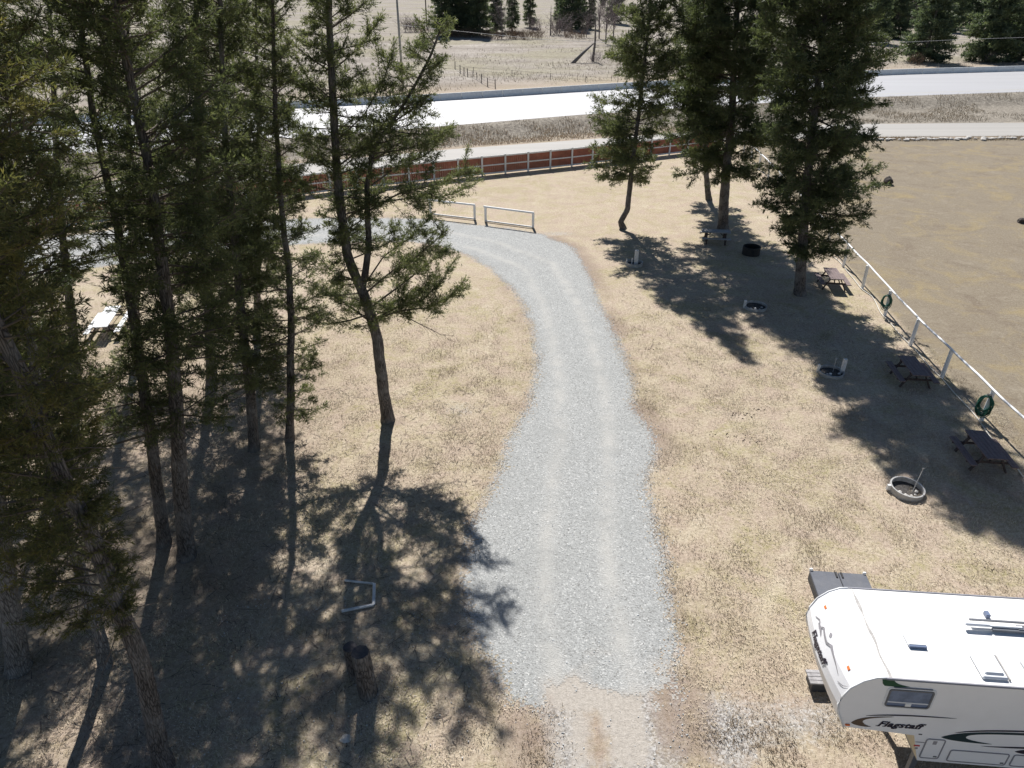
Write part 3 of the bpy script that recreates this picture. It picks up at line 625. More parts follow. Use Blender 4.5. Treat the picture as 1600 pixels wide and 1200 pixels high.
# ------------------------------------------------------------ fire rings
def ring(label, loc, r, h, wall, tilt=(0, 0), posts=(), rod=None, stones=0, black=False):
    t = thing('fire_ring', label, 'fire ring', loc, 0, 'fire rings on the campsites')
    t.rotation_euler = (tilt[0], tilt[1], 0)
    n = 36; mb = MB(); a = np.arange(n) / n * 2 * math.pi
    V = []
    for rr, z in ((r, -0.05), (r, h), (r - wall, h), (r - wall, -0.05)):
        V += [(rr * math.cos(q), rr * math.sin(q), z) for q in a]
    F = [(k * n + i, k * n + (i + 1) % n, ((k + 1) % 4) * n + (i + 1) % n, ((k + 1) % 4) * n + i) for k in range(4) for i in range(n)]
    mb.add(V, F); mb.build('ring_wall', M['black'] if black else M['ringmetal'], t)
    mb = MB(); mb.prism([((r - wall) * math.cos(q) * .995, (r - wall) * math.sin(q) * .995) for q in a], 0.0, 0.04); mb.build('ash_bed', M['ash'], t)
    for (x, y, w_, h2, nm) in posts:
        mb = MB(); mb.box((x, y, h2 / 2), (w_, w_ * 0.8, h2)); o = mb.build(nm, M['white_old'], t, bevel=.01)
    if rod:
        mb = MB(); mb.tube([(rod[0], rod[1], 0), (rod[2], rod[3], rod[4])], 0.014, 6); mb.tube([(rod[2] - .05, rod[3], rod[4]), (rod[2] + .05, rod[3], rod[4])], 0.014, 6); mb.build('steel_rod', M['ringmetal'], t)
    for k in range(stones):
        a_ = random.uniform(3.3, 6.2); d_ = (r - wall) * random.uniform(0.55, 0.85); s_ = random.uniform(0.05, 0.085)
        V = IV * (1 + .3 * (rng.random((12, 1)) - .5)) * s_ * np.array([1, 1, .7]) + np.array([d_ * math.cos(a_), d_ * math.sin(a_), 0.07])
        mb = MB(); mb.add(V, IF); mb.build('stone', M['stone'], t)
    return t
ring('grey fire ring with a thin rod and pale stones, nearest the camper', G(1415, 768), 0.56, 0.22, 0.05, (0.06, 0.05), [(-0.60, 0.06, 0.13, 0.22, 'side_block'), (0.55, 0.22, 0.13, 0.16, 'side_block')], (0.12, -0.15, 0.34, 0.12, 0.95), 9)
ring('grey fire ring with a tall white post on its right edge, mid lawn', G(1298, 584), 0.55, 0.16, 0.05, (0.03, 0.0), [(0.50, 0.02, 0.16, 0.75, 'white_post'), (-0.55, 0.12, 0.10, 0.42, 'white_stake'), (-0.12, -0.22, 0.10, 0.16, 'white_stake')], (0.12, 0.1, 0.16, 0.15, 0.7), 3)
ring('grey fire ring with a short white stake on its left, in the fir shade', G(1180, 481), 0.60, 0.16, 0.05, (0.03, 0.0), [(-0.58, 0.0, 0.13, 0.45, 'white_stake'), (-0.1, -0.3, 0.10, 0.14, 'white_stake')], None, 4)
ring('small fire ring with a white board standing in it, behind the leaning fir shadow', G(991, 414), 0.52, 0.20, 0.05, (0, 0), [(0.08, -0.1, 0.22, 0.98, 'white_board'), (-0.47, 0.0, 0.07, 0.40, 'white_stake'), (-0.18, -0.1, 0.07, 0.5, 'white_stake')], None, 0)
ring('black steel fire barrel-ring near the side-on picnic table', G(1173, 397), 0.55, 0.52, 0.03, (0, 0), black=True)

# ------------------------------------------------------------ small yard things
def log_thing(label, loc, r, h, seed, lean=(0, 0)):
    t = thing('log_post', label, 'log', loc, 0, 'upright logs on the shaded lawn'); t.rotation_euler = (lean[0], lean[1], 0)
    rr = np.random.default_rng(seed); n = 18; k = 12
    zz = np.linspace(-0.05, h, k); a = np.arange(n) / n * 2 * math.pi; rad = r * (1.12 - 0.12 * zz / h)[:, None] * (1 + 0.10 * (rr.random((1, n)) - .5) + 0.05 * (rr.random((k, n)) - .5))
    V = np.stack([rad * np.cos(a), rad * np.sin(a), np.repeat(zz[:, None], n, 1)], -1).reshape(-1, 3)
    i = np.arange(k - 1)[:, None] * n; j = np.arange(n)[None]; F = np.stack([i + j, i + (j + 1) % n, i + n + (j + 1) % n, i + n + j], -1).reshape(-1, 4)
    link('bark_side', np_mesh('bark_side', V, F, [M['bark']]), t)
    mb = MB(); top = V.reshape(k, n, 3)[-1]; mb.add([tuple(p) for p in top] + [(0, 0, h + .01)], [(q, (q + 1) % n, n) for q in range(n)]); mb.build('cut_face', M['cut'], t)
log_thing('thicker upright log on the shaded lawn, nearer of the pair', G(576, 1084), 0.21, 1.5, 1, (0, -0.04))
log_thing('slimmer upright log just behind the thicker one on the shaded lawn', G(557, 1055), 0.17, 1.05, 2, (0.0, -0.05))
g = [G(*p) for p in [(539, 909), (585, 914), (584, 947), (534, 957)]]
fr = thing('ground_frame', 'open three-sided white timber frame lying on the shaded lawn', 'frame', g[2])
o0 = Vector(g[2])
for a, b, w_ in ((g[0], g[1], 0.045), (g[1], g[2], 0.085), (g[2], g[3], 0.075)):
    mb = MB(); mb.bar(Vector(a) - o0 + Vector((0, 0, .05)), Vector(b) - o0 + Vector((0, 0, .05)), w_, 0.06); mb.build('timber', M['white_old'], fr, bevel=.008)
def rock(name, label, cat, loc, s, seed, mat, group=None, sub=2):
    import bmesh
    bm = bmesh.new(); bmesh.ops.create_icosphere(bm, subdivisions=sub, radius=1); rr = random.Random(seed)
    ph = [rr.uniform(0, 6) for _ in range(6)]
    for v in bm.verts:
        c = v.co; f = 1 + 0.16 * math.sin(c.x * 3 + ph[0]) + 0.14 * math.sin(c.y * 4 + ph[1]) + 0.12 * math.sin(c.z * 5 + ph[2]) + rr.uniform(-.05, .05)
        v.co = Vector((c.x * s[0] * f, c.y * s[1] * f, c.z * s[2] * f))
    me = bpy.data.meshes.new(name); bm.to_mesh(me); bm.free(); me.materials.append(mat)
    o = link(name, me); o.location = loc; return tag(o, label, cat, group)
gg = G(540, 1155); rock('flat_stone', 'flat pale stone lying on the shaded lawn below the logs', 'stone', (gg[0], gg[1], 0.02), (0.14, 0.10, 0.05), 3, M['stone'])
gg = G(1387, 288); st = rock('tree_stump', 'dark old stump in the brown field, the larger one near the rail fence', 'stump', (gg[0], gg[1], 0.25), (0.42, 0.36, 0.42), 8, M['stump'], 'old stumps in the brown field')
gg = G(1598, 348); rock('tree_stump', 'small dark stump at the right edge of the brown field', 'stump', (gg[0], gg[1], 0.12), (0.40, 0.28, 0.22), 12, M['stump'], 'old stumps in the brown field')
# rocks lining the gravel road
protos = [rock('border_rock', 'pale grey rock in the row edging the gravel road by the brown field', 'rock', (0, 0, 0), (0.34, 0.26, 0.2), 20 + k, M['stone'], 'border rocks along the gravel road', 1) for k in range(4)]
k = 0
for x in np.arange(37.5, 62, 0.47):
    y = float(yc(FNr, x)) - 1.7 + random.gauss(0, 0.25)
    o = protos[k] if k < 4 else protos[k % 4].copy()
    if k >= 4: C.objects.link(o)
    s = random.uniform(0.5, 1.25); o.scale = (s, s, s * .9); o.location = (x, y, 0.08); o.rotation_euler = (0, 0, random.uniform(0, 6)); k += 1
# small white blocks by the field edge
# weathered timber block beside the camper
tb = thing('timber_block', 'weathered grey timber block poking out under the camper nose', 'block', (7.72, 12.05, 0), R(-3))
mb = MB(); [mb.box((0, -0.16 + 0.107 * k, 0.30), (0.72, 0.10, 0.05)) for k in range(4)]; mb.build('top_planks', M['greytable'], tb, bevel=.006)
mb = MB(); mb.box((0.02, 0, 0.137), (0.64, 0.40, 0.270)); mb.build('base', M['boxside'], tb, bevel=.01)
# dark box behind the camper
bx_ = thing('storage_box', 'long dark grey box with a two-panel lid behind the camper', 'box', (8.70, 15.72, 0), R(-6))
mb = MB(); mb.box((0.80, -1.40, 0.15), (1.60, 2.80, 0.28)); mb.build('body', M['boxside'], bx_, bevel=.02)
for s, x in ((0, 0.395), (1, 1.205)):
    mb = MB(); mb.box((x, -1.40, 0.315), (0.785, 2.84, 0.045)); lid = mb.build('lid_panel', M['boxlid'], bx_, bevel=.012)
for x in (0.05, 1.55):
    mb = MB(); mb.box((x, 0.03, 0.34), (0.09, 0.07, 0.12)); mb.build('corner_fitting', M['white'], bx_, bevel=.015)
for x in (0.72, 0.88):
    mb = MB(); mb.box((x, -0.11, 0.352), (0.05, 0.22, 0.03)); mb.build('hinge', M['black'], bx_, bevel=.006)

# ------------------------------------------------------------ fifth-wheel camper
rv = thing('camper_trailer', 'large white fifth-wheel camper with swoosh decals at lower right', 'camper', (7.22, 9.35, 0), R(-5))
# local: x along the body (nose at -x), y across (0 = near side), z up
prof = [(8.2, 3.70), (0, 3.70), (-0.16, 3.685), (-0.38, 3.56), (-0.58, 3.34), (-0.69, 3.06), (-0.72, 2.84), (-0.66, 2.58), (-0.48, 2.17), (0.62, 2.09), (0.95, 2.06), (1.21, 1.27), (8.2, 1.27)]
Wd = 2.35; hd = [(0.0, 0.0), (0.03, -0.015), (0.10, -0.03)]
mb = MB(); n = len(prof)
cx0, cz0 = 1.2, 2.9
def inset(p, d):
    v = Vector((p[0] - cx0, p[1] - cz0)); return (p[0] - d * (1 if p[0] > 8 else 0) + (d if p[0] < 0 else 0) , p[1])
V = [(x, 0.0, z) for x, z in prof] + [(x, Wd, z) for x, z in prof]
mb.add(V[:n] + V[n:], [tuple(range(n)), tuple(range(n, 2 * n))[::-1]], 0)
for k in range(n):
    k2 = (k + 1) % n
    a, b = prof[k], prof[k2]
    mi = 1 if (k == 0) else (3 if k == 10 else (2 if k in (11,) else 0))
    if 1 <= k <= 8:      # nose panels bow outwards a little across the width
        ys_ = np.linspace(0, Wd, 9); row = []
        for p in (a, b):
            for y in ys_:
                bow = 0.10 * (1 - (2 * y / Wd - 1) ** 2) * (1 if p[0] < -0.01 else 0) * (0.4 if p[0] > -0.3 else 1)
                row.append((p[0] - bow, y, p[1]))
        mb.add(row, [(i, i + 1, 9 + i + 1, 9 + i) for i in range(8)], 0)
    else:
        mb.add([(a[0], 0, a[1]), (b[0], 0, b[1]), (b[0], Wd, b[1]), (a[0], Wd, a[1])], [(0, 1, 2, 3)], mi)
body = mb.build('body', [M['rv'], M['rvroof'], M['rvgrey'], M['rvtan']], rv)
for p in body.data.polygons:
    if len(p.vertices) == 4 and p.center.x < 0.0 and abs(p.normal.y) < .9: p.use_smooth = True
mb = MB()
mb.tube([(8.2, -0.012, 3.69), (0.0, -0.012, 3.69)], 0.028, 6); mb.tube([(8.2, Wd + .012, 3.69), (0, Wd + .012, 3.69)], 0.028, 6)
mb.build('roof_edge_trim', M['rvtrim'], rv)
for y in (0.0, Wd):
    mb = MB(); mb.tube([(x, y - .004 if y == 0 else y + .004, z) for x, z in prof[1:9]], 0.022, 6); mb.build('nose_edge_trim', M['white'], rv, smooth_=True)
mb = MB(); yy = np.linspace(0, Wd, 24)
mb.add([(0.055 + 0.012 * math.sin(y * 9), y, 3.707) for y in yy] + [(0.10 + 0.02 * math.sin(y * 7 + 1), y, 3.707) for y in yy], [(k, k + 1, 24 + k + 1, 24 + k) for k in range(23)]); mb.build('roof_seam', M['rvseal'], rv)
def wall_shape(name, outline, mat, y=-0.003, parent=None, th=0.004):
    mb = MB(); n = len(outline)
    V = [(x, y, z) for x, z in outline] + [(x, y - th, z) for x, z in outline]
    mb.add(V, [tuple(range(n, 2 * n))] + [(i, (i + 1) % n, n + (i + 1) % n, n + i) for i in range(n)]); return mb.build(name, mat, parent or rv)
def bez(P_, n=14):
    t = np.linspace(0, 1, n)[:, None]; P_ = np.array(P_, float)
    return [tuple(q) for q in ((1 - t) ** 3 * P_[0] + 3 * (1 - t) ** 2 * t * P_[1] + 3 * (1 - t) * t * t * P_[2] + t ** 3 * P_[3])]
def rrect(x0, x1, z0, z1, r, sh=0.0):
    o = []
    for cx, cz, a0 in ((x1 - r, z1 - r, 0), (x0 + r, z1 - r, 90), (x0 + r, z0 + r, 180), (x1 - r, z0 + r, 270)):
        for k in range(5): a = R(a0 + k * 22.5); o.append((cx + r * math.cos(a), cz + r * math.sin(a)))
    return o
def frame(name, x0, x1, z0, z1, r, w_, mat, parent=None, y=-0.003, th=0.02):
    A = rrect(x0, x1, z0, z1, r); B = rrect(x0 + w_, x1 - w_, z0 + w_, z1 - w_, max(r - w_, .01)); n = len(A); mb = MB()
    V = [(x, y - th, z) for x, z in A] + [(x, y - th, z) for x, z in B] + [(x, y + .002, z) for x, z in A] + [(x, y + .002, z) for x, z in B]
    F = []
    for i in range(n):
        j = (i + 1) % n; F += [(i, j, n + j, n + i), (i, 2 * n + i, 2 * n + j, j), (n + i, n + j, 3 * n + j, 3 * n + i)]
    mb.add(V, F); return mb.build(name, mat, parent or rv)
win = frame('window', 0.14, 0.99, 2.90, 3.41, 0.07, 0.035, M['rvgrey'])
frame('window_flange', 0.10, 1.03, 2.86, 3.45, 0.09, 0.04, M['vent'], win, th=0.008)
wall_shape('pane', rrect(0.175, 0.955, 3.055, 3.375, 0.03), M['glass'], parent=win, th=.006)
wall_shape('lower_pane', rrect(0.175, 0.955, 2.935, 3.02, 0.02), M['ventdark'], parent=win, th=.006)
wall_shape('window_bar', [(0.175, 3.022), (0.955, 3.022), (0.955, 3.052), (0.175, 3.052)], M['vent'], parent=win, th=.012)
wall_shape('latch', [(0.53, 2.94), (0.64, 2.94), (0.64, 3.02), (0.53, 3.02)], M['white'], parent=win, y=-.010, th=.012)
frame('vent_hood', 0.20, 0.93, 3.452, 3.47, 0.008, 0.006, M['rvtrim'])
# decals
wall_shape('green_decal', [(-0.06, 3.655), (0.16, 3.655)] + bez([(0.16, 3.655), (0.20, 3.56), (0.3, 3.53), (0.50, 3.49)], 8)[1:] + bez([(0.50, 3.49), (0.3, 3.47), (0.1, 3.47), (0.02, 3.48)], 6)[1:] + [(-0.03, 3.54)], M['decal_green'])
wall_shape('bronze_decal', bez([(-0.35, 2.31), (-0.27, 2.50), (0.05, 2.56), (0.42, 2.585)], 14) + bez([(0.42, 2.575), (0.1, 2.53), (-0.22, 2.46), (-0.12, 2.34)], 14)[1:] + bez([(-0.12, 2.34), (-0.08, 2.27), (0.0, 2.25), (0.06, 2.235)], 5)[1:] + bez([(0.05, 2.225), (-0.1, 2.215), (-0.28, 2.24), (-0.35, 2.31)], 8)[1:-1], M['decal_gold'])
wall_shape('dark_stripe_decal', bez([(-0.12, 2.555), (0.25, 2.68), (0.9, 2.69), (1.6, 2.675)], 18) + bez([(1.6, 2.672), (1.0, 2.645), (0.4, 2.655), (-0.12, 2.55)], 18)[1:-1], M['decal_dark'], y=-.005)
wall_shape('dark_teal_decal', bez([(1.47, 2.075), (1.75, 2.30), (2.4, 2.37), (3.6, 2.42)], 16) + bez([(3.6, 2.35), (2.6, 2.31), (1.80, 2.27), (1.95, 2.10)], 16)[1:] + bez([(1.95, 2.10), (2.0, 2.05), (2.2, 2.01), (2.48, 1.975)], 6)[1:] + bez([(2.48, 1.97), (2.2, 1.96), (1.6, 1.98), (1.47, 2.075)], 10)[1:-1], M['decal_teal'])
wall_shape('plum_stripe_decal', bez([(1.68, 2.235), (2.0, 2.40), (2.7, 2.46), (3.8, 2.51)], 14) + bez([(3.8, 2.475), (2.8, 2.42), (2.1, 2.36), (1.68, 2.23)], 14)[1:-1], M['decal_dark'])
wall_shape('dark_wave_decal', bez([(2.30, 1.895), (2.6, 1.90), (2.9, 1.96), (3.4, 1.97)], 10) + bez([(3.4, 1.93), (3.0, 1.90), (2.6, 1.88), (2.30, 1.89)], 10)[1:-1], M['decal_dark'])
wall_shape('dark_wave_decal', bez([(2.98, 1.80), (3.1, 1.9), (3.4, 1.93), (3.9, 1.95)], 10) + bez([(3.9, 1.7), (3.5, 1.74), (3.1, 1.72), (2.98, 1.80)], 10)[1:-1], M['decal_dark'])
# compartment doors
for (x0, x1, z0, z1, nm) in ((1.21, 1.60, 1.37, 2.0, 'compartment_door'), (1.76, 2.93, 1.33, 1.71, 'baggage_door'), (3.0, 4.0, 1.33, 1.71, 'baggage_door')):
    d_ = frame(nm, x0, x1, z0, z1, 0.06, 0.022, M['rvtrim'], th=.008)
    wall_shape('door_skin', rrect(x0 + .03, x1 - .03, z0 + .03, z1 - .03, 0.04), M['rv'], parent=d_, th=.006)
    wall_shape('latch', rrect(x1 - .12, x1 - .05, z0 + .06, z0 + .10, 0.008), M['rvgrey'], parent=d_, y=-.008, th=.008)
    if nm == 'compartment_door': wall_shape('sticker', rrect(x0 + .15, x0 + .23, z1 - .17, z1 - .06, 0.008), M['decal_grey'], parent=d_, y=-.0085, th=.001)
wall_shape('red_label', rrect(1.02, 1.14, 1.73, 1.77, .005), M['red']); wall_shape('grey_label', rrect(1.06, 1.12, 1.64, 1.69, .005), M['decal_grey'])
wall_shape('grey_label', rrect(1.02, 1.20, 1.855, 1.875, .005), M['decal_grey']); wall_shape('black_label', rrect(1.02, 1.09, 2.10, 2.125, .005), M['decal_dark'])
wall_shape('marker_light', rrect(-0.455, -0.36, 2.225, 2.265, .015), M['amber'], th=.02)
for (y, z, x) in ((0.38, 3.45, -0.53), (1.98, 3.45, -0.53)):
    mb = MB(); mb.box((x, y, z), (0.03, 0.09, 0.05), ry=0.7); mb.build('marker_light', M['amber'], rv)
for y in (0.9, 1.2, 1.5):
    mb = MB(); mb.box((-0.62, y, 3.49), (0.03, 0.05, 0.03), ry=0.7)
# lettering: text bodies turned into meshes
def lettering(s, size, parent, matrix_fn, mat, name='lettering', shear=0.35):
    cu = bpy.data.curves.new(name, 'FONT'); cu.body = s; cu.size = size; cu.shear = shear; cu.extrude = 0.002; cu.offset = 0.006 * size / 0.25; cu.space_character = 1.02
    tmp = bpy.data.objects.new(name, cu); C.objects.link(tmp)
    dg = bpy.context.evaluated_depsgraph_get(); me = bpy.data.meshes.new_from_object(tmp.evaluated_get(dg))
    bpy.data.objects.remove(tmp); me.materials.clear(); me.materials.append(mat)
    for v in me.vertices: v.co = Vector(matrix_fn(v.co.x, v.co.y, v.co.z))
    return link(name, me, parent)
wd = 0.0
def side_text(x, y, z): return (0.16 + x * 0.98, -0.008 - z, 2.275 + y * 1.02)
t1 = lettering('Flagstaff', 0.215, rv, side_text, M['decal_dark'])
# serifs on the tall letters of the side lettering
w1 = max(v.co.x for v in t1.data.vertices)
sf = 0.93 / (w1 - 0.16)
for v in t1.data.vertices: v.co.x = 0.16 + (v.co.x - 0.16) * sf
mb = MB()
for x, z, w_ in ((0.155, 2.278, 0.075), (0.27, 2.278, 0.05), (0.835, 2.278, 0.05), (0.925, 2.278, 0.05)):
    mb.box((x + .02, -0.009, z), (w_, 0.003, 0.012))
mb.build('letter_serif', M['decal_dark'], rv)
# nose lettering reads down the front cap
def nose_pt(y, z):
    zz = [p[1] for p in prof[1:9]][::-1]; xx = [p[0] for p in prof[1:9]][::-1]
    x = np.interp(z, zz, xx); return x - 0.10 * (1 - (2 * y / Wd - 1) ** 2) - 0.012
def nose_text(x, y, z):
    Yy = 1.72 - x; Zz = 2.95 + y * 0.9
    return (float(nose_pt(Yy, Zz)) - z, Yy, Zz)
t2 = lettering('Flagstaff', 0.27, rv, nose_text, M['decal_dark'])
def nose_poly(name, pts, w_, mat):
    mb = MB(); P_ = resample([(a, b, 0) for a, b in pts], 0.05); n = len(P_)
    ww = w_ * np.sin(np.linspace(0.15, math.pi - .1, n)) + 0.004
    V = []
    for k in range(n):
        for s in (-1, 1):
            y, z = P_[k][0], P_[k][1] + s * ww[k]; V.append((float(nose_pt(y, z)), y, z))
    mb.add(V, [(2 * k, 2 * k + 1, 2 * k + 3, 2 * k + 2) for k in range(n - 1)]); return mb.build(name, mat, rv)
nose_poly('grey_ridge_decal', [(1.95, 3.20), (1.75, 3.30), (1.62, 3.22), (1.5, 3.34), (1.32, 3.30), (1.15, 3.28), (1.0, 3.36), (0.80, 3.33), (0.62, 3.30), (0.4, 3.24)], 0.022, M['decal_grey'])
nose_poly('grey_ridge_decal', [(1.72, 3.24), (1.55, 3.25), (1.4, 3.2)], 0.03, M['decal_grey']); nose_poly('grey_ridge_decal', [(1.30, 3.42), (1.18, 3.40)], 0.03, M['decal_grey'])
nose_poly('grey_ridge_decal', [(0.30, 3.15), (0.15, 3.2), (0.06, 3.3)], 0.008, M['decal_grey'])
# roof fittings
def roof_box(name, c, d, mat, ry=0.0, parent=None, bev=0.02):
    mb = MB(); mb.box((0, 0, 0), d, ry=ry); o = mb.build(name, mat, parent or rv, bevel=bev); o.location = c; return o
v1 = roof_box('roof_vent', (0.88, 0.98, 3.735), (0.36, 0.36, 0.06), M['vent']); roof_box('vent_side', (0.0, -0.195, 0.0), (0.34, 0.03, 0.05), M['ventdark'], parent=v1, bev=0)
v2 = roof_box('roof_vent', (2.06, 0.42, 3.74), (0.48, 0.62, 0.07), M['vent'], bev=.03); roof_box('vent_dome', (0, 0, 0.04), (0.36, 0.48, 0.07), M['vent'], parent=v2, bev=.03); roof_box('vent_side', (0.27, 0, -0.01), (0.03, 0.6, 0.03), M['rvseal'], parent=v2, bev=0)
v3 = roof_box('roof_vent', (2.95, 0.42, 3.74), (0.42, 0.42, 0.07), M['vent']); roof_box('vent_side', (0, -0.225, 0), (0.40, 0.03, 0.06), M['ventdark'], parent=v3, bev=0)
an = roof_box('antenna', (2.62, 1.42, 3.80), (1.10, 0.06, 0.05), M['vent'], bev=.008)
roof_box('antenna_arm', (0.2, 0.11, 0.03), (1.3, 0.035, 0.035), M['rvgrey'], parent=an, bev=0); roof_box('antenna_shoe', (0.25, -0.06, -0.04), (0.6, 0.06, 0.05), M['rvgrey'], parent=an, bev=0)
roof_box('antenna_mount', (0.55, 0.0, -0.04), (0.20, 0.16, 0.09), M['rvgrey'], parent=an); roof_box('antenna_head', (-0.35, 0.0, 0.03), (0.5, 0.10, 0.05), M['vent'], parent=an)
roof_box('plumbing_vent', (2.66, 1.78, 3.75), (0.09, 0.14, 0.09), M['ventdark'], bev=.01)
ac = roof_box('air_conditioner', (5.0, 1.18, 3.87), (0.95, 0.75, 0.32), M['vent'], bev=.08)
# chassis, jacks, wheels
mb = MB(); mb.box((4.75, Wd / 2, 1.16), (6.9, Wd - 0.3, 0.20)); mb.build('chassis', M['rvgrey'], rv)
for y in (0.22, Wd - 0.22):
    mb = MB(); mb.box((1.30, y, 0.95), (0.12, 0.12, 0.75)); mb.box((1.30, y, 0.45), (0.09, 0.09, 0.7)); mb.box((1.30, y, 0.19), (0.34, 0.30, 0.10)); mb.box((1.30, y, 0.07), (0.46, 0.42, 0.14)); mb.build('landing_leg', M['rvgrey'], rv, bevel=.008)
mb = MB(); mb.box((0.22, Wd / 2, 2.03), (0.5, 1.1, 0.16)); mb.box((0.3, Wd / 2, 1.72), (0.16, 0.16, 0.6)); mb.build('hitch_pin', M['rvgrey'], rv, bevel=.01)
for x in (5.3, 6.25):
    for y in (0.12, Wd - 0.12):
        mb = MB(); mb.tube([(x, y - .11, 0.36), (x, y + .11, 0.36)], 0.36, 24); wh = mb.build('wheel', M['tyre'], rv, bevel=.02)
        mb = MB(); mb.tube([(x, y - .125, 0.36), (x, y + .125, 0.36)], 0.2, 16); mb.build('rim', M['white'], wh)

# ------------------------------------------------------------ poles, wires, sign, far fence
def pole(label, x, y, h, r, mat):
    t = thing('utility_pole', label, 'utility pole', (x, y, float(hz(x, y))), 0)
    mb = MB(); mb.tube([(0, 0, -0.2), (0, 0, h * .5), (0, 0, h)], [r, r * .85, r * .65], 12); mb.build('shaft', mat, t, smooth_=True)
    mb = MB(); mb.box((0, 0, h - 0.8), (2.4, 0.1, 0.12)); mb.build('crossarm', mat, t)
    return t
g = P(627, 100, 107); pole('pale wooden utility pole rising beyond the highway behind the forked fir', g[0], 107, 13.5, 0.19, M['pole'])
g = G(667, 44); pole('thin dark utility pole standing far off in the pale field', g[0], g[1], 18, 0.22, M['poledark'])
g0 = P(622, 38, 107); mb = MB()
wp = [P(622, 39, 107), P(700, 47, 110), P(760, 53, 112), P(840, 61, 114), P(950, 67, 117), P(1100, 72, 121), P(1250, 71, 125), P(1420, 65.5, 130), P(1520, 61, 133), P(1600, 58.5, 136), P(1700, 55, 139)]
mb.tube(resample(wp, 2.0), 0.022, 4); tag(mb.build('overhead_wire', M['wire'], smooth_=True), 'thin pale overhead wire sagging across the far field', 'wire')
g = P(1041, 101, 126); sg = thing('road_sign', 'orange diamond road sign beyond the highway, seen between two firs', 'road sign', (g[0], 126.0, 0.6), R(8))
mb = MB(); mb.box((0, 0, 0), (0.72, 0.02, 0.72)); o = mb.build('sign_face', M['orange'], sg); o.rotation_euler = (0, R(45), 0); o.location = (0, -0.07, g[2] - 0.6)
mb = MB(); mb.box((0, 0, (g[2] - .2) / 2), (0.09, 0.09, g[2] - .2)); mb.build('sign_post', M['snag'], sg)
ff = [(711, 110), (719, 116), (725, 120), (731, 122), (739, 124), (745, 127), (752, 132), (762, 138), (774, 141)]
fg = [G(*p) for p in ff]; wf = thing('wire_fence', 'sparse post and wire fence slanting across the grass behind the highway', 'fence', fg[0]); o0 = Vector(fg[0])
for k, p in enumerate(fg):
    mb = MB(); h = 1.55 if k not in (4, 5) else 1.35; mb.tube([(0, 0, -.1), (random.gauss(0, .04), 0, h)], 0.085 if k not in (4, 5) else .05, 6); o = mb.build('post', M['snag'], wf); o.location = Vector(p) - o0
mb = MB()
for h in (0.5, 0.95, 1.35): mb.tube([tuple(Vector(p) - o0 + Vector((0, 0, h))) for p in fg], 0.014, 4)
mb.build('wire', M['fencewire'], wf)
f2 = [G(690, 112), G(740, 116), G(800, 121), G(860, 126), G(915, 131), G(965, 133)]
wf2 = thing('wire_fence', 'low wire fence crossing the far grass beside the thin posts', 'fence', f2[0]); o0 = Vector(f2[0])
for p in f2:
    mb = MB(); mb.tube([(0, 0, -.1), (0, 0, 1.2)], 0.05, 6); o = mb.build('post', M['snag'], wf2); o.location = Vector(p) - o0
mb = MB()
for h in (0.6, 1.1): mb.tube([tuple(Vector(p) - o0 + Vector((0, 0, h))) for p in f2], 0.014, 4)
mb.build('wire', M['fencewire'], wf2)

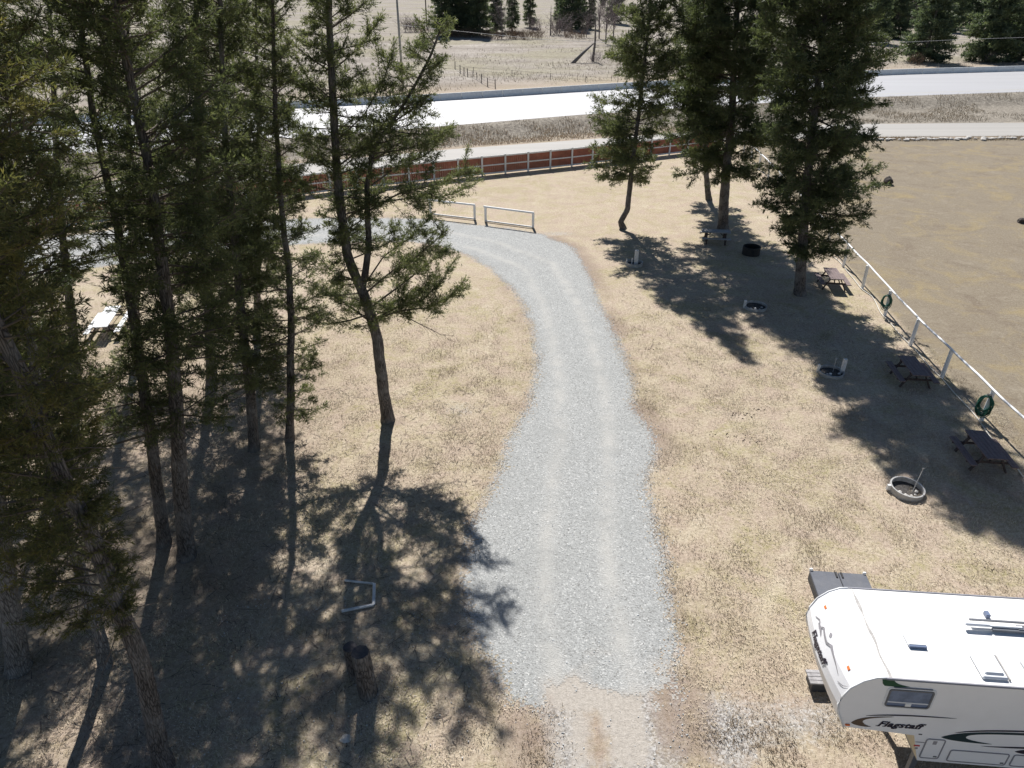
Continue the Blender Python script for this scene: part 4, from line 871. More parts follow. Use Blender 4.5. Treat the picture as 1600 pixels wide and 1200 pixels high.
# ============================================================ TREES
def spread(d, n, ang):
    """n copies of direction rows d, tilted randomly by about ang."""
    r = rng.normal(0, 1, (len(d), n, 3)) * ang; v = d[:, None, :] + r; v /= np.linalg.norm(v, axis=2, keepdims=True); return v
SPRAY = 0.085
class Crown:
    def __init__(s): s.p = []; s.d = []; s.l = []; s.wv = []; s.fv = []; s.nv = 0; s.t = []
    def wood(s, P_, r, k=3):
        V, F = tube_np(P_, r, k); s.wv.append(V); s.fv.append(F + s.nv); s.nv += len(V)
def limb(cr, start, az, el, L, r0, fol=1.0, droop=0.12, up=0.25, dens=1.0, tw=0.42, bare=0.22, tint=0.5, path=None, k=4, tuft=0.13, ntw=8.0):
    """one branch with side twigs; adds wood and needle positions to the crown."""
    n = max(6, int(L / 0.25) + 3); t = np.linspace(0, 1, n)
    if path is None:
        h = np.array([math.cos(az), math.sin(az), 0]); side = np.array([-math.sin(az), math.cos(az), 0])
        wig = np.cumsum(rng.normal(0, 0.035, n)) * L * 0.35; wz = np.cumsum(rng.normal(0, 0.03, n)) * L * .3
        z = math.sin(el) * t * L - droop * L * t ** 1.6 + up * L * t ** 3 * 0.5
        P_ = np.array(start)[None] + h[None] * (math.cos(el) * t * L)[:, None] + side[None] * (wig * t)[:, None]; P_[:, 2] += z + wz * t
    else:
        P_ = resample(path, 0.25); n = len(P_); t = np.linspace(0, 1, n); L = np.linalg.norm(np.diff(P_, axis=0), axis=1).sum()
        jit = np.cumsum(rng.normal(0, 0.02, (n, 3)), axis=0) * t[:, None]; P_ = P_ + jit
    cr.wood(P_, np.maximum(r0 * (1 - 0.88 * t), 0.006), k)
    T = np.gradient(P_, axis=0); T /= np.linalg.norm(T, axis=1, keepdims=True) + 1e-9
    m = max(5, int(L * ntw * 1.15)); tt = bare + (1 - bare) * rng.random(m) ** 0.8; idx = tt * (n - 1)
    i0 = np.minimum(idx.astype(int), n - 2); fr = (idx - i0)[:, None]
    S = P_[i0] * (1 - fr) + P_[i0 + 1] * fr; TT = T[i0]
    sd_ = np.cross(TT, [0, 0, 1.0]); sd_ /= np.linalg.norm(sd_, axis=1, keepdims=True) + 1e-9
    sg = rng.choice([-1.0, 1.0], m)[:, None]
    D = TT * rng.uniform(0.35, 0.95, (m, 1)) + sd_ * sg * rng.uniform(0.35, 1.0, (m, 1)) + np.array([0, 0, 1.0]) * rng.normal(0.10, 0.42, (m, 1)); D /= np.linalg.norm(D, axis=1, keepdims=True)
    ll = tw * L ** 0.5 * rng.uniform(0.35, 1.0, m) * (1.05 - 0.75 * tt)
    ll = np.clip(ll, 0.12, 1.1)
    # twig wood: a thin strip triangle per twig, curved in two pieces
    E = S + D * ll[:, None] + np.array([0, 0, -0.08]) * (ll[:, None] ** 2)
    ws = np.cross(D, rng.normal(0, 1, (m, 3))); ws /= np.linalg.norm(ws, axis=1, keepdims=True) + 1e-9; ws *= 0.006
    V = np.stack([S - ws, S + ws, E + ws * .4, E - ws * .4], 1).reshape(-1, 3)
    cr.wv.append(V); cr.fv.append(np.arange(4 * m).reshape(-1, 4) + cr.nv); cr.nv += 4 * m
    if fol <= 0: return P_, T
    step = 0.034 / dens; K = int(1.1 / step) + 1; q = np.arange(K) * step
    Q = S[:, None, :] + D[:, None, :] * q[None, :, None] + np.array([0, 0, -0.08]) * (q[None, :, None] ** 2)
    ok = (q[None, :] < ll[:, None]) & (rng.random((m, K)) < fol)
    Q = Q[ok]; DD = np.repeat(D[:, None, :], K, 1)[ok]
    b = np.clip(tint + rng.normal(0, 0.10) + rng.normal(0, 0.14, len(Q)), 0, 1)
    lat = np.cross(DD, np.array([0, 0, 1.0]) + rng.normal(0, .45, DD.shape)); lat /= np.linalg.norm(lat, axis=1, keepdims=True) + 1e-9
    qq = np.broadcast_to(q[None, :], ok.shape)[ok]; lr = np.broadcast_to(ll[:, None], ok.shape)[ok]; wd_ = SPRAY * (0.35 + 1.3 * np.sqrt(np.clip(qq / lr, 0, 1) * (1.03 - qq / lr)))
    off = rng.normal(0, 1, len(Q)) * wd_ * (tuft / 0.13); Q = Q + lat * off[:, None] + rng.normal(0, 0.028, Q.shape) * (tuft / 0.13); DD = DD + lat * np.clip(off / wd_, -1.2, 1.2)[:, None] * 0.5; DD /= np.linalg.norm(DD, axis=1, keepdims=True)
    cr.p.append(Q); cr.d.append(DD); cr.l.append(np.full(len(Q), tuft)); cr.t.append(b)
    # main axis needles on the outer half
    mm = int(L * 14 * dens); u = 0.45 + 0.55 * rng.random(mm); idx = u * (n - 1); i0 = np.minimum(idx.astype(int), n - 2); fr = (idx - i0)[:, None]
    Q = P_[i0] * (1 - fr) + P_[i0 + 1] * fr
    if rng.random() < 2:
        cr.p.append(Q); cr.d.append(T[i0]); cr.l.append(np.full(len(Q), tuft)); cr.t.append(np.clip(tint + 0.05 + rng.normal(0, .12, len(Q)), 0, 1))
    return P_, T
def bough(cr, start, az, el, L, r0, subs=2.3, **kw):
    """a limb with side boughs of its own, leaving in every direction"""
    P_, T = limb(cr, start, az, el, L, r0, **kw); n = len(P_); Lr = np.linalg.norm(P_[-1] - P_[0])
    kw2 = dict(kw); kw2['path'] = None; kw2['k'] = 3; kw2['bare'] = 0.05
    for _ in range(int(Lr * subs + rng.random())):
        t = rng.uniform(.22, .92); i = int(t * (n - 1)); d = T[i]; q = rng.normal(0, 1, 3) * np.array([1, 1, .62]); q -= d * q.dot(d); q /= np.linalg.norm(q) + 1e-9
        d2 = d * rng.uniform(.35, .9) + q * .8; d2[2] += .10; d2 /= np.linalg.norm(d2)
        l2 = Lr * rng.uniform(.22, .50) * (1.15 - .75 * t); l2 = max(l2, .25)
        kw2['droop'] = 0.05; kw2['up'] = 0.15; kw2['tint'] = kw.get('tint', .5) + rng.normal(0, .07)
        limb(cr, P_[i], math.atan2(d2[1], d2[0]), math.asin(np.clip(d2[2], -1, 1)), l2, max(.008, r0 * .35), **kw2)
def finish_crown(cr, root, leafm, twigm, per=3, ang=0.50, wid=0.24, name='crown'):
    o0 = np.array(root.location)
    VV = []; FF = []; MI = []; TI = []
    wv = np.concatenate(cr.wv) - o0; wf = np.concatenate(cr.fv)
    # leaves as quads would double the cost; use triangles stored as degenerate-free quads only for wood -> triangulate wood
    wt = np.concatenate([wf[:, [0, 1, 2]], wf[:, [0, 2, 3]]])
    VV.append(wv); FF.append(wt); MI.append(np.ones(len(wt), int)); TI.append(np.zeros(len(wt)))
    if cr.p:
        p = np.concatenate(cr.p) - o0; d = np.concatenate(cr.d); l = np.concatenate(cr.l); t = np.concatenate(cr.t)
        d2 = spread(d, per, ang).reshape(-1, 3); p2 = np.repeat(p, per, 0); l2 = np.repeat(l, per) * rng.uniform(0.55, 1.25, len(p2)); t2 = np.repeat(t, per)
        s = np.cross(d2, rng.normal(0, 1, d2.shape)); s /= np.linalg.norm(s, axis=1, keepdims=True) + 1e-9; s *= (l2 * wid * rng.uniform(.6, 1.2, len(l2)))[:, None] * 0.5
        m = p2 + d2 * (l2 * 0.45)[:, None]
        V = np.stack([p2, m + s, p2 + d2 * l2[:, None]], 1); V2 = np.stack([p2, m - s], 1)
        n = len(p2); base = len(wv)
        VV.append(np.concatenate([V, V2[:, 1:2]], 1).reshape(-1, 3))
        a = np.arange(n) * 4 + base
        FF.append(np.stack([a, a + 1, a + 2], 1)); FF.append(np.stack([a, a + 2, a + 3], 1)); MI += [np.zeros(n, int)] * 2; TI += [t2, t2]
    V = np.concatenate(VV); F = np.concatenate(FF)
    me = np_mesh(name, V, F, [leafm, twigm], mi=np.concatenate(MI), attrs={'tint': ('FACE', 'FLOAT', np.concatenate(TI))})
    return link(name, me, root)
def trunk_mesh(root, P_, R_, mat, flare=True, name='trunk', k=14):
    o0 = np.array(root.location); Q = resample(np.c_[P_, R_], 0.22); pts = Q[:, :3] - o0; r = Q[:, 3]
    if flare: r = r * (1 + 0.28 * np.exp(-np.maximum(pts[:, 2], 0) / 0.28))
    pts[:, :2] += np.cumsum(rng.normal(0, 0.006, (len(pts), 2)), axis=0) * min(1, 1)
    V, F = tube_np(pts, r, k, wob=0.07)
    return link(name, np_mesh(name, V, F, [mat], smooth_=False), root)
def fir(name, label, base_px, path_px, crown_px, r0, H, leafm='leaf', bark='bark', top_r=1.0, spacing=0.30, dens=1.0, group='tall firs of the campsite', seed=0,
        dead=0, extra=(), tint=0.54, fol=0.9, elb=0.06, forks=(), tuft=0.13, per=3, deadspan=None, gapn=0.12, jr=(0.70, 1.30), wid=0.24, ntw=8.0, tw=0.42, depth=1.0, stop=None, bare=0.3, subs=3.0):
    global rng; rng = np.random.default_rng(1000 + seed)
    b = G(*base_px); Yb = b[1]; root = thing(name, label, 'tree', b, 0, group)
    pts = [np.array([b[0], b[1], -0.15])] + [np.array(P(x, y, Yb)) for x, y in path_px[1:]]
    if stop is None:
        d = pts[-1] - pts[-3]; d = d / max(d[2], 0.1); d[0] = np.clip(d[0], -0.08, 0.08)
        while pts[-1][2] < H: pts.append(pts[-1] + d * min(2.0, H - pts[-1][2] + .01)); d[0] *= .7
    pts = np.array(pts); z = pts[:, 2]; Ht = z[-1]
    rad = r0 * 0.92 * (1 - np.clip(z / Ht, 0, 1)) ** 1.15 + 0.022
    trunk_mesh(root, pts, rad, M[bark])
    zz = pts[:, 2]
    def at_z(q): return np.array([np.interp(q, zz, pts[:, 0]), np.interp(q, zz, pts[:, 1]), q])
    # crown profile in world z
    cp = []
    for (y, xl, xr) in crown_px:
        a = P(xl, y, Yb); c = P(xr, y, Yb); cp.append((a[2], a[0], c[0]))
    cp.sort(); cz = np.array([c[0] for c in cp]); cl = np.array([c[1] for c in cp]); cr_ = np.array([c[2] for c in cp])
    if stop is None and cz[-1] < H:
        t0 = at_z(cz[-1])[0]; kk = np.linspace(0, 1, 8)[1:]
        tz = cz[-1] + (H - cz[-1]) * kk; tx = np.array([at_z(q)[0] for q in tz]); wl = (t0 - cl[-1]) * (1 - kk) ** 0.75 + 0.12; wr = (cr_[-1] - t0) * (1 - kk) ** 0.75 + .12
        cz = np.r_[cz, tz]; cl = np.r_[cl, tx - np.maximum(wl, .1)]; cr_ = np.r_[cr_, tx + np.maximum(wr, .1)]
    cr = Crown(); zq = cz[0]; ztop = min(Ht, cz[-1])
    while zq < ztop - 0.15:
        fr = (zq - cz[0]) / max(ztop - cz[0], .1); nb = rng.integers(3, 6)
        a0 = rng.random() * 6.28
        for k in range(nb):
            if rng.random() < gapn: continue
            az = a0 + k * 6.28 / nb + rng.normal(0, 0.3); zb = zq + rng.uniform(-.14, .14)
            c = at_z(zb); L_l = c[0] - np.interp(zb, cz, cl); L_r = np.interp(zb, cz, cr_) - c[0]; md = (abs(L_l) + abs(L_r)) / 2 * depth
            w_ = math.cos(az); L = (max(L_r, .25) if w_ > 0 else max(L_l, .25)) * w_ * w_ + md * (1 - w_ * w_)
            L *= rng.uniform(*jr)
            if rng.random() < 0.15: L *= 0.6
            L = max(L, 0.3); el = elb + 0.5 * fr + rng.normal(0, 0.20)
            rr = 0.012 + 0.011 * L
            bough(cr, c, az, el, L, rr, subs=subs, fol=fol, droop=0.10 * (1 - fr), up=0.22, dens=dens, tint=tint + rng.normal(0, .09), tuft=tuft, ntw=ntw, tw=tw, bare=bare)
        zq += spacing * 0.85 * rng.uniform(0.7, 1.3) * (1 - 0.3 * fr)
    # bare dead branches under the crown
    if dead:
        lo, hi = deadspan if deadspan else (cz[0] - 3.5, cz[0] + 2)
        for k in range(dead):
            zb = rng.uniform(max(lo, 1.2), hi); c = at_z(zb); az = rng.random() * 6.28
            L = rng.uniform(0.5, 2.0); limb(cr, c, az, rng.normal(-.05, .25), L, 0.014, fol=0, ntw=5, tw=0.35, droop=.2, up=0.1)
    for e in extra:      # explicit limbs given as picture-space paths in the tree's own plane, with a depth offset
        pth, r_, f_, dy = e; m = len(pth); W = [np.array(P(x, y, Yb + dy * i / max(1, m - 1))) for i, (x, y) in enumerate(pth)]
        (bough if f_ > 0 else limb)(cr, None, 0, 0, 1, r_, fol=f_, path=W, tint=tint, tuft=tuft, dens=dens, ntw=ntw * 1.4, tw=0.55, bare=0.3, k=6)
    finish_crown(cr, root, M[leafm], M['twig'], per=per, wid=wid * .72)
    return root

# --- left group
fir('fir_tree', 'tall fir leaning out of the bottom left corner, its bare trunk crossing the shade', (255, 1197), [(255, 1197), (215, 1020), (180, 940), (145, 850), (100, 760), (60, 670), (35, 600), (0, 530), (-45, 440)],
    [(960, 20, 190), (900, -20, 172), (800, -60, 150), (700, -110, 150), (600, -150, 150), (500, -180, 128), (400, -220, 150), (300, -250, 155), (200, -290, 150), (100, -320, 150), (0, -360, 145)],
    0.20, 21, 'leafy', seed=1, dens=1.35, tint=0.52, dead=26, deadspan=(4.5, 10), spacing=0.28, tuft=0.10, fol=0.95, wid=.25, gapn=.15, depth=.6)
fir('fir_tree', 'stout fir trunk standing at the left picture edge, lit behind', (27, 1045), [(27, 1045), (12, 900), (-4, 760), (-25, 600), (-50, 400)],
    [(820, -120, 110), (700, -150, 120), (550, -190, 110), (400, -210, 90), (200, -240, 60), (0, -260, 40)], 0.26, 20, 'leaf', 'bark2', seed=2, spacing=.42, tint=.42, gapn=.2)
fir('fir_tree', 'slim fir trunk with greyish base just left of the leaning trunk', (165, 1038), [(165, 1038), (145, 950), (122, 870), (95, 790), (80, 700), (62, 600), (40, 450), (20, 300)],
    [(860, 10, 180), (780, -30, 160), (650, -50, 170), (500, -60, 150), (300, -80, 130), (100, -100, 110), (0, -110, 100)], 0.15, 19, 'leafy', 'bark2', seed=3, spacing=.46, dens=.9, dead=16, tint=.4, gapn=.2)
fir('fir_tree', 'slender dark fir, left one of the close pair of bare trunks', (256, 850), [(256, 850), (243, 750), (230, 650), (215, 550), (200, 450), (185, 360), (168, 290), (150, 200), (140, 120), (128, 40), (122, -30)],
    [(700, 110, 290), (650, 90, 300), (605, 105, 295), (545, 190, 280), (450, 185, 280), (350, 110, 290), (250, 80, 250), (150, 50, 240), (50, 40, 230), (0, 40, 220)], 0.19, 19, 'leaf', seed=4, spacing=.42, dens=.85, fol=.8, dead=40, deadspan=(3, 12), gapn=.3, tint=.45)
fir('fir_tree', 'tall straight fir, right one of the close pair of bare trunks', (291, 870), [(291, 870), (283, 750), (276, 620), (268, 520), (255, 400), (243, 300), (228, 220), (212, 140), (197, 60), (182, -10)],
    [(650, 210, 380), (580, 190, 390), (500, 200, 400), (400, 180, 410), (300, 150, 400), (200, 120, 370), (100, 110, 350), (0, 110, 340)], 0.24, 21, 'leaf', seed=5, spacing=.34, dens=1.0, fol=.9, dead=30, deadspan=(3.5, 13), gapn=.18, tint=.45)
fir('fir_tree', 'bushy fir in the middle of the left grove, trunk ending in a dark shadow', (396, 702), [(396, 702), (391, 620), (385, 560), (378, 500), (370, 420), (362, 340), (355, 250), (350, 150), (345, 0)],
    [(610, 320, 440), (560, 290, 440), (480, 280, 440), (400, 270, 445), (300, 260, 430), (200, 250, 420), (100, 255, 410), (0, 270, 400)], 0.19, 20, 'leaf', seed=6, spacing=.30, dens=1.0, dead=8, tint=.46)
fir('fir_tree', 'slim fir with low drooping boughs just left of the forked fir', (452, 688), [(452, 688), (455, 600), (456, 500), (452, 420), (445, 370), (438, 300), (434, 200), (430, 100), (428, 0)],
    [(650, 425, 505), (600, 405, 500), (560, 385, 520), (500, 375, 510), (450, 380, 520), (400, 385, 510), (300, 375, 485), (200, 375, 475), (100, 370, 470), (0, 375, 465)], 0.15, 19, 'leaf', seed=7, spacing=.34, dens=.95, tint=.52, gapn=.18)
fir('fir_tree', 'dense fir filling the back of the left grove', (330, 600), [(330, 600), (328, 500), (322, 400), (316, 300), (312, 150), (308, 0)],
    [(520, 250, 400), (430, 240, 410), (330, 240, 400), (200, 235, 395), (100, 240, 390), (0, 245, 380)], 0.22, 20, 'leaf', seed=8, spacing=.36, dens=.8, per=2, tuft=.15, tint=.54)
fir('fir_tree', 'shaded fir deep in the left grove behind the close pair', (120, 640), [(120, 640), (112, 500), (100, 380), (90, 250), (80, 100), (75, 0)],
    [(430, 20, 120), (350, -10, 140), (250, -20, 130), (120, -30, 120), (0, -30, 120)], 0.2, 19, 'leaf', seed=9, spacing=.48, dens=.7, tuft=.15, gapn=.25, tint=.45)
fir('fir_tree', 'added fir just outside the left edge, shading the lower left lawn, its boughs reaching in above the stout trunk', (-70, 905), [(-70, 905), (-85, 800), (-110, 650), (-135, 500), (-160, 300), (-185, 100), (-200, 0)],
    [(790, -280, 60), (700, -300, 95), (600, -330, 80), (450, -340, 60), (300, -360, 40), (100, -380, 20), (0, -380, 10)], 0.22, 20, 'leafd', seed=12, spacing=.34, tint=.5, depth=1.3)  # trunk is out of view; tree added to throw shade over the lower left
fir('fir_tree', 'background fir of the left grove standing near the red fence', (215, 560), [(215, 560), (210, 450), (205, 300), (200, 150), (198, 0)],
    [(440, 215, 285), (380, 150, 290), (250, 140, 285), (100, 145, 275), (0, 150, 270)], 0.2, 20, 'leaf', seed=13, spacing=.42, dens=.7, tuft=.17, tint=.52, gapn=.25)
fir('fir_tree', 'short-boughed fir behind the slim one, beside the bend of the driveway', (400, 520), [(400, 520), (402, 420), (404, 300), (402, 150), (400, 0)],
    [(440, 350, 450), (380, 345, 460), (250, 340, 455), (100, 345, 450), (0, 350, 445)], 0.17, 19, 'leaf', seed=14, spacing=.42, dens=.7, tuft=.17, tint=.54, gapn=.2)
# forked fir: two leaders in one tree
fk = fir('forked_fir', 'big forked fir in sunlight left of the driveway, split into two leaders', (607, 657), [(607, 657), (598, 600), (590, 530), (578, 485), (563, 445), (545, 400), (536, 340), (530, 280), (524, 200), (518, 100), (515, 0)],
    [(500, 520, 640), (470, 495, 660), (430, 490, 670), (390, 505, 650), (350, 510, 640), (310, 480, 620), (270, 455, 620), (220, 452, 615), (160, 445, 612), (100, 445, 605), (50, 450, 605), (0, 455, 600), (-60, 445, 640), (-150, 440, 675), (-260, 455, 640)],  # unseen top rows bulge out, shaped to throw shade on the near lawn
    0.235, 24, 'leaf', seed=10, spacing=.36, dens=1.1, fol=.95, tint=.54, group='tall firs of the campsite', gapn=.24, jr=(.55, 1.1), ntw=9,
    extra=[([(583, 500), (620, 480), (660, 470), (690, 440), (712, 405)], .05, .9, -0.3), ([(583, 500), (625, 485), (670, 480), (705, 462), (722, 440)], .045, .9, -1.2), ([(580, 480), (620, 450), (660, 420), (700, 385)], .045, .9, .8),
           ([(575, 455), (610, 425), (650, 400), (692, 360)], .04, .9, -.6), ([(573, 440), (600, 400), (640, 370), (675, 335)], .035, .9, .6), ([(583, 505), (540, 475), (510, 455), (480, 445)], .05, .8, .4), ([(580, 490), (545, 500), (510, 505), (486, 495)], .04, .8, -.8),
           ([(560, 440), (520, 425), (500, 400), (482, 402)], .035, .8, .5), ([(620, 487), (655, 505), (690, 520), (712, 520)], .025, 0, -.4), ([(575, 330), (620, 305), (680, 290), (748, 268)], .045, .95, -.4), ([(575, 320), (630, 310), (690, 308), (740, 290)], .04, .95, .8),
           ([(580, 290), (620, 262), (670, 245), (712, 207)], .035, .95, .3), ([(585, 240), (620, 235), (665, 225), (700, 200)], .03, .95, -.5), ([(530, 270), (490, 230), (450, 170), (440, 140)], .035, .85, .5), ([(530, 300), (480, 290), (455, 262)], .03, .8, -.5),
           ([(526, 220), (570, 180), (600, 130), (622, 60)], .035, .85, .4), ([(528, 260), (580, 220), (612, 180)], .035, .85, -.6), ([(522, 160), (480, 120), (455, 70)], .03, .85, -.5), ([(520, 110), (565, 70), (600, 20)], .03, .85, .5)])
def second_leader():
    global rng; rng = np.random.default_rng(77)
    Yb = fk.location.y
    pp = [P(566, 448, Yb), P(571, 420, Yb + .15), P(576, 385, Yb + .3), P(575, 330, Yb + .3), P(574, 290, Yb + .3), P(583, 235, Yb + .3), P(606, 200, Yb + .3), P(640, 150, Yb + .3), P(672, 90, Yb + .3), P(690, 40, Yb + .3)]
    pp = np.array(pp); rr = np.linspace(0.135, 0.03, len(pp)); trunk_mesh(fk, pp, rr, M['bark'], flare=False, name='second_leader', k=10)
    cr = Crown(); Q = resample(pp, 0.28)
    prof_ = [(300, 40, 70), (270, 30, 110), (230, 25, 110), (200, 40, 95), (150, 45, 65), (100, 55, 42), (60, 35, 20), (35, 10, 8)]
    for q in Q:
        if q[2] < P(0, 330, Yb)[2]: continue
        # picture row of this height
        ypx = np.interp(q[2], [P(600, y, Yb)[2] for y, _, _ in prof_], [y for y, _, _ in prof_]); l = np.interp(-ypx, [-y for y, _, _ in prof_], [a for _, a, _ in prof_]); r = np.interp(-ypx, [-y for y, _, _ in prof_], [a for _, _, a in prof_])
        sc = 24.5 / FPX * 1.05
        for k in range(rng.integers(2, 5)):
            az = rng.random() * 6.28; w_ = math.cos(az); L = ((r if w_ > 0 else l) * w_ * w_ + 60 * (1 - w_ * w_)) * sc * rng.uniform(.5, 1.05)
            bough(cr, q, az, 0.3 + rng.normal(0, .25), max(L, .3), .012 + .01 * L, dens=1.05, tint=.52 + rng.normal(0, .08), droop=.05)
    finish_crown(cr, fk, M['leaf'], M['twig'], wid=.18)
second_leader()
# --- right group
fir('fir_tree', 'lone slim fir with a crooked foot at the edge of the gravel', (975, 357), [(975, 357), (970, 346), (981, 328), (984, 300), (990, 250), (996, 200), (1002, 150), (1008, 100), (1013, 50), (1017, 0)],
    [(282, 955, 1012), (268, 920, 1020), (240, 905, 1035), (210, 925, 1045), (185, 930, 1050), (150, 938, 1055), (110, 935, 1060), (70, 955, 1065), (30, 972, 1058), (0, 980, 1052)], 0.19, 21, 'leaf', seed=20, jr=(.75, 1.33), spacing=.40, dens=.62, tuft=.20, fol=.9, tint=.46, gapn=.2, wid=.27)
fir('fir_tree', 'massive dark fir behind the side-on picnic table', (1130, 358), [(1130, 358), (1133, 300), (1137, 250), (1142, 200), (1148, 100), (1153, 0)],
    [(275, 1095, 1175), (255, 1065, 1195), (215, 1050, 1205), (175, 1042, 1212), (120, 1040, 1212), (60, 1050, 1205), (0, 1060, 1200)], 0.36, 23, 'leafd', seed=21, jr=(.85, 1.38), spacing=.36, dens=.6, tuft=.22, tint=.54, gapn=.2, wid=.28, depth=1.1)
fir('fir_tree', 'thinner fir trunk just behind the massive dark fir', (1108, 312), [(1108, 312), (1103, 270), (1101, 200), (1099, 100), (1097, 0)],
    [(255, 1070, 1135), (200, 1060, 1135), (120, 1055, 1130), (0, 1062, 1130)], 0.22, 21, 'leafd', seed=22, jr=(.75, 1.33), spacing=.5, dens=.5, tuft=.25, tint=.5, wid=.3)
fir('fir_tree', 'wide fir with a thick trunk at the rail fence, casting shade on the tables', (1250, 460), [(1250, 460), (1252, 400), (1256, 350), (1259, 300), (1266, 220), (1274, 150), (1282, 80), (1290, 0)],
    [(392, 1232, 1300), (368, 1215, 1335), (345, 1195, 1350), (300, 1195, 1345), (262, 1195, 1362), (235, 1200, 1378), (200, 1192, 1352), (155, 1190, 1372), (115, 1188, 1385), (60, 1185, 1372), (0, 1180, 1365)],
    0.30, 22, 'leafd', seed=23, jr=(.75, 1.33), spacing=.36, dens=.72, tuft=.20, tint=.54, gapn=.12, wid=.28, depth=1.1)

# ------------------------------------------------------------ far trees
def far_proto(seed, H, W, low, leafm, label, group, sp=0.5, dens=.28, tuft=.55):
    global rng; rng = np.random.default_rng(seed)
    root = thing('far_conifer', label, 'tree', (0, 0, 0), 0, group)
    trunk_mesh(root, np.array([(0, 0, -.2), (0, 0, H / 2), (0, 0, H)]), np.array([.28, .17, .03]), M['bark'], k=7)
    cr = Crown(); z = low
    while z < H - .3:
        f = (z - low) / (H - low); Lm = W * (1 - f) ** 0.75 * (0.75 + .25 * min(1, f * 6)) + .15
        for k in range(5):
            az = rng.random() * 6.28
            limb(cr, (0, 0, z + rng.uniform(-.2, .2)), az, -.12 + .5 * f + rng.normal(0, .08), Lm * rng.uniform(.6, 1.1), .03, dens=dens, tuft=tuft, ntw=4, tw=.55, tint=.5 + rng.normal(0, .12), k=3, bare=.1)
        z += sp * (1 - .3 * f)
    finish_crown(cr, root, M[leafm], M['twig'], wid=.30, ang=.5); return root
protoA = far_proto(301, 22, 4.6, 1.0, 'leaff', 'dark conifer at the left end of the tree row in the far field', 'conifers in the far field')
protoB = far_proto(302, 18, 2.7, 1.2, 'leaff', 'narrow pale green conifer standing alone in the far field', 'conifers in the far field')
protoC = far_proto(303, 19, 6.0, 0.7, 'leaff', 'broad low-branched conifer behind the highway barrier, left of the gap', 'conifers behind the highway', sp=.45, dens=.34, tuft=.5)
FL = [  # px, py(base), proto, scale, label
    (692, 58, 'A', .95, None), (708, 56, 'A', 1.0, 'dark conifer second in the far row, close to its left end'), (722, 57, 'A', .8, 'slimmer dark conifer third in the far row'), (735, 56, 'A', 1.05, 'dark conifer in the middle of the far row'),
    (750, 58, 'A', 1.0, 'dark conifer fourth in the far row beside the bare tree'), (775, 52, 'A', .85, 'shaded conifer behind the bare tree in the far field'), (800, 50, 'B', 1.0, 'thin conifer right of the bare tree in the far field'),
    (828, 44, 'B', 1.0, None), (876, 44, 'B', 1.05, 'lighter conifer at the left of the far clump by the bare shrubs'), (893, 47, 'A', 1.15, 'largest dark conifer of the far clump by the bare shrubs'), (905, 44, 'A', .9, 'dark conifer at the right of the far clump'),
    (923, 47, 'B', .75, 'spindly conifer between the far clump and the leaning snag'), (960, 38, 'A', 1.0, 'far conifer half hidden by the lone slim fir'), (942, 12, 'B', .9, 'distant conifer over the leaning snag'),
    (1442, 99, 'C', 1.0, None), (1537, 98, 'C', 1.1, 'broad yellow-green conifer behind the barrier, right of the gap'), (1592, 97, 'C', 1.05, 'broad conifer behind the barrier at the right picture edge'), (1566, 80, 'C', .9, 'conifer wedged between the two broad ones right of the gap'),
    (1395, 62, 'C', .85, 'conifer behind the wide fir on the far bank'), (1365, 70, 'C', .8, 'conifer nearly hidden behind the wide fir'), (1478, 52, 'A', 1.2, 'dark conifer in the gap behind the highway'), (1492, 44, 'A', 1.25, 'deep green conifer at the back of the gap'),
    (1465, 46, 'A', 1.15, 'dark conifer rising behind the broad one left of the gap'), (1420, 42, 'A', 1.2, 'dark conifer in the back line over the far bank'), (1510, 40, 'A', 1.3, 'dark conifer at the back right of the gap'), (1340, 45, 'A', 1.2, 'back-line conifer beyond the wide fir'),
    (1545, 40, 'A', 1.3, 'back-line conifer over the broad yellow-green one'), (1580, 38, 'A', 1.3, 'back-line conifer near the right picture edge'), (1380, 38, 'A', 1.1, 'back-line conifer left of the pale gap'), (1445, 34, 'A', 1.3, 'furthest dark conifer in the back line'), (1622, 70, 'C', 1.0, 'broad conifer cut by the right picture edge')]
pr = {'A': protoA, 'B': protoB, 'C': protoC}; used = set()
for k, (px, py, kd, s, lab) in enumerate(FL):
    g = G(px, py); zz = float(hz(g[0], g[1]))
    if lab is None: o = pr[kd]; o.location = (g[0], g[1], zz - .1); o.scale = (s, s, s); o.rotation_euler = (0, 0, 1.0 + k)
    else: dup(pr[kd], (g[0], g[1], zz - .1), k * 1.7, lab, (s * random.uniform(.9, 1.1), s * random.uniform(.9, 1.1), s))
for o in C.objects:
    if o.name.startswith('far_conifer') and o.location.y < 200: o['group'] = 'conifers behind the highway'
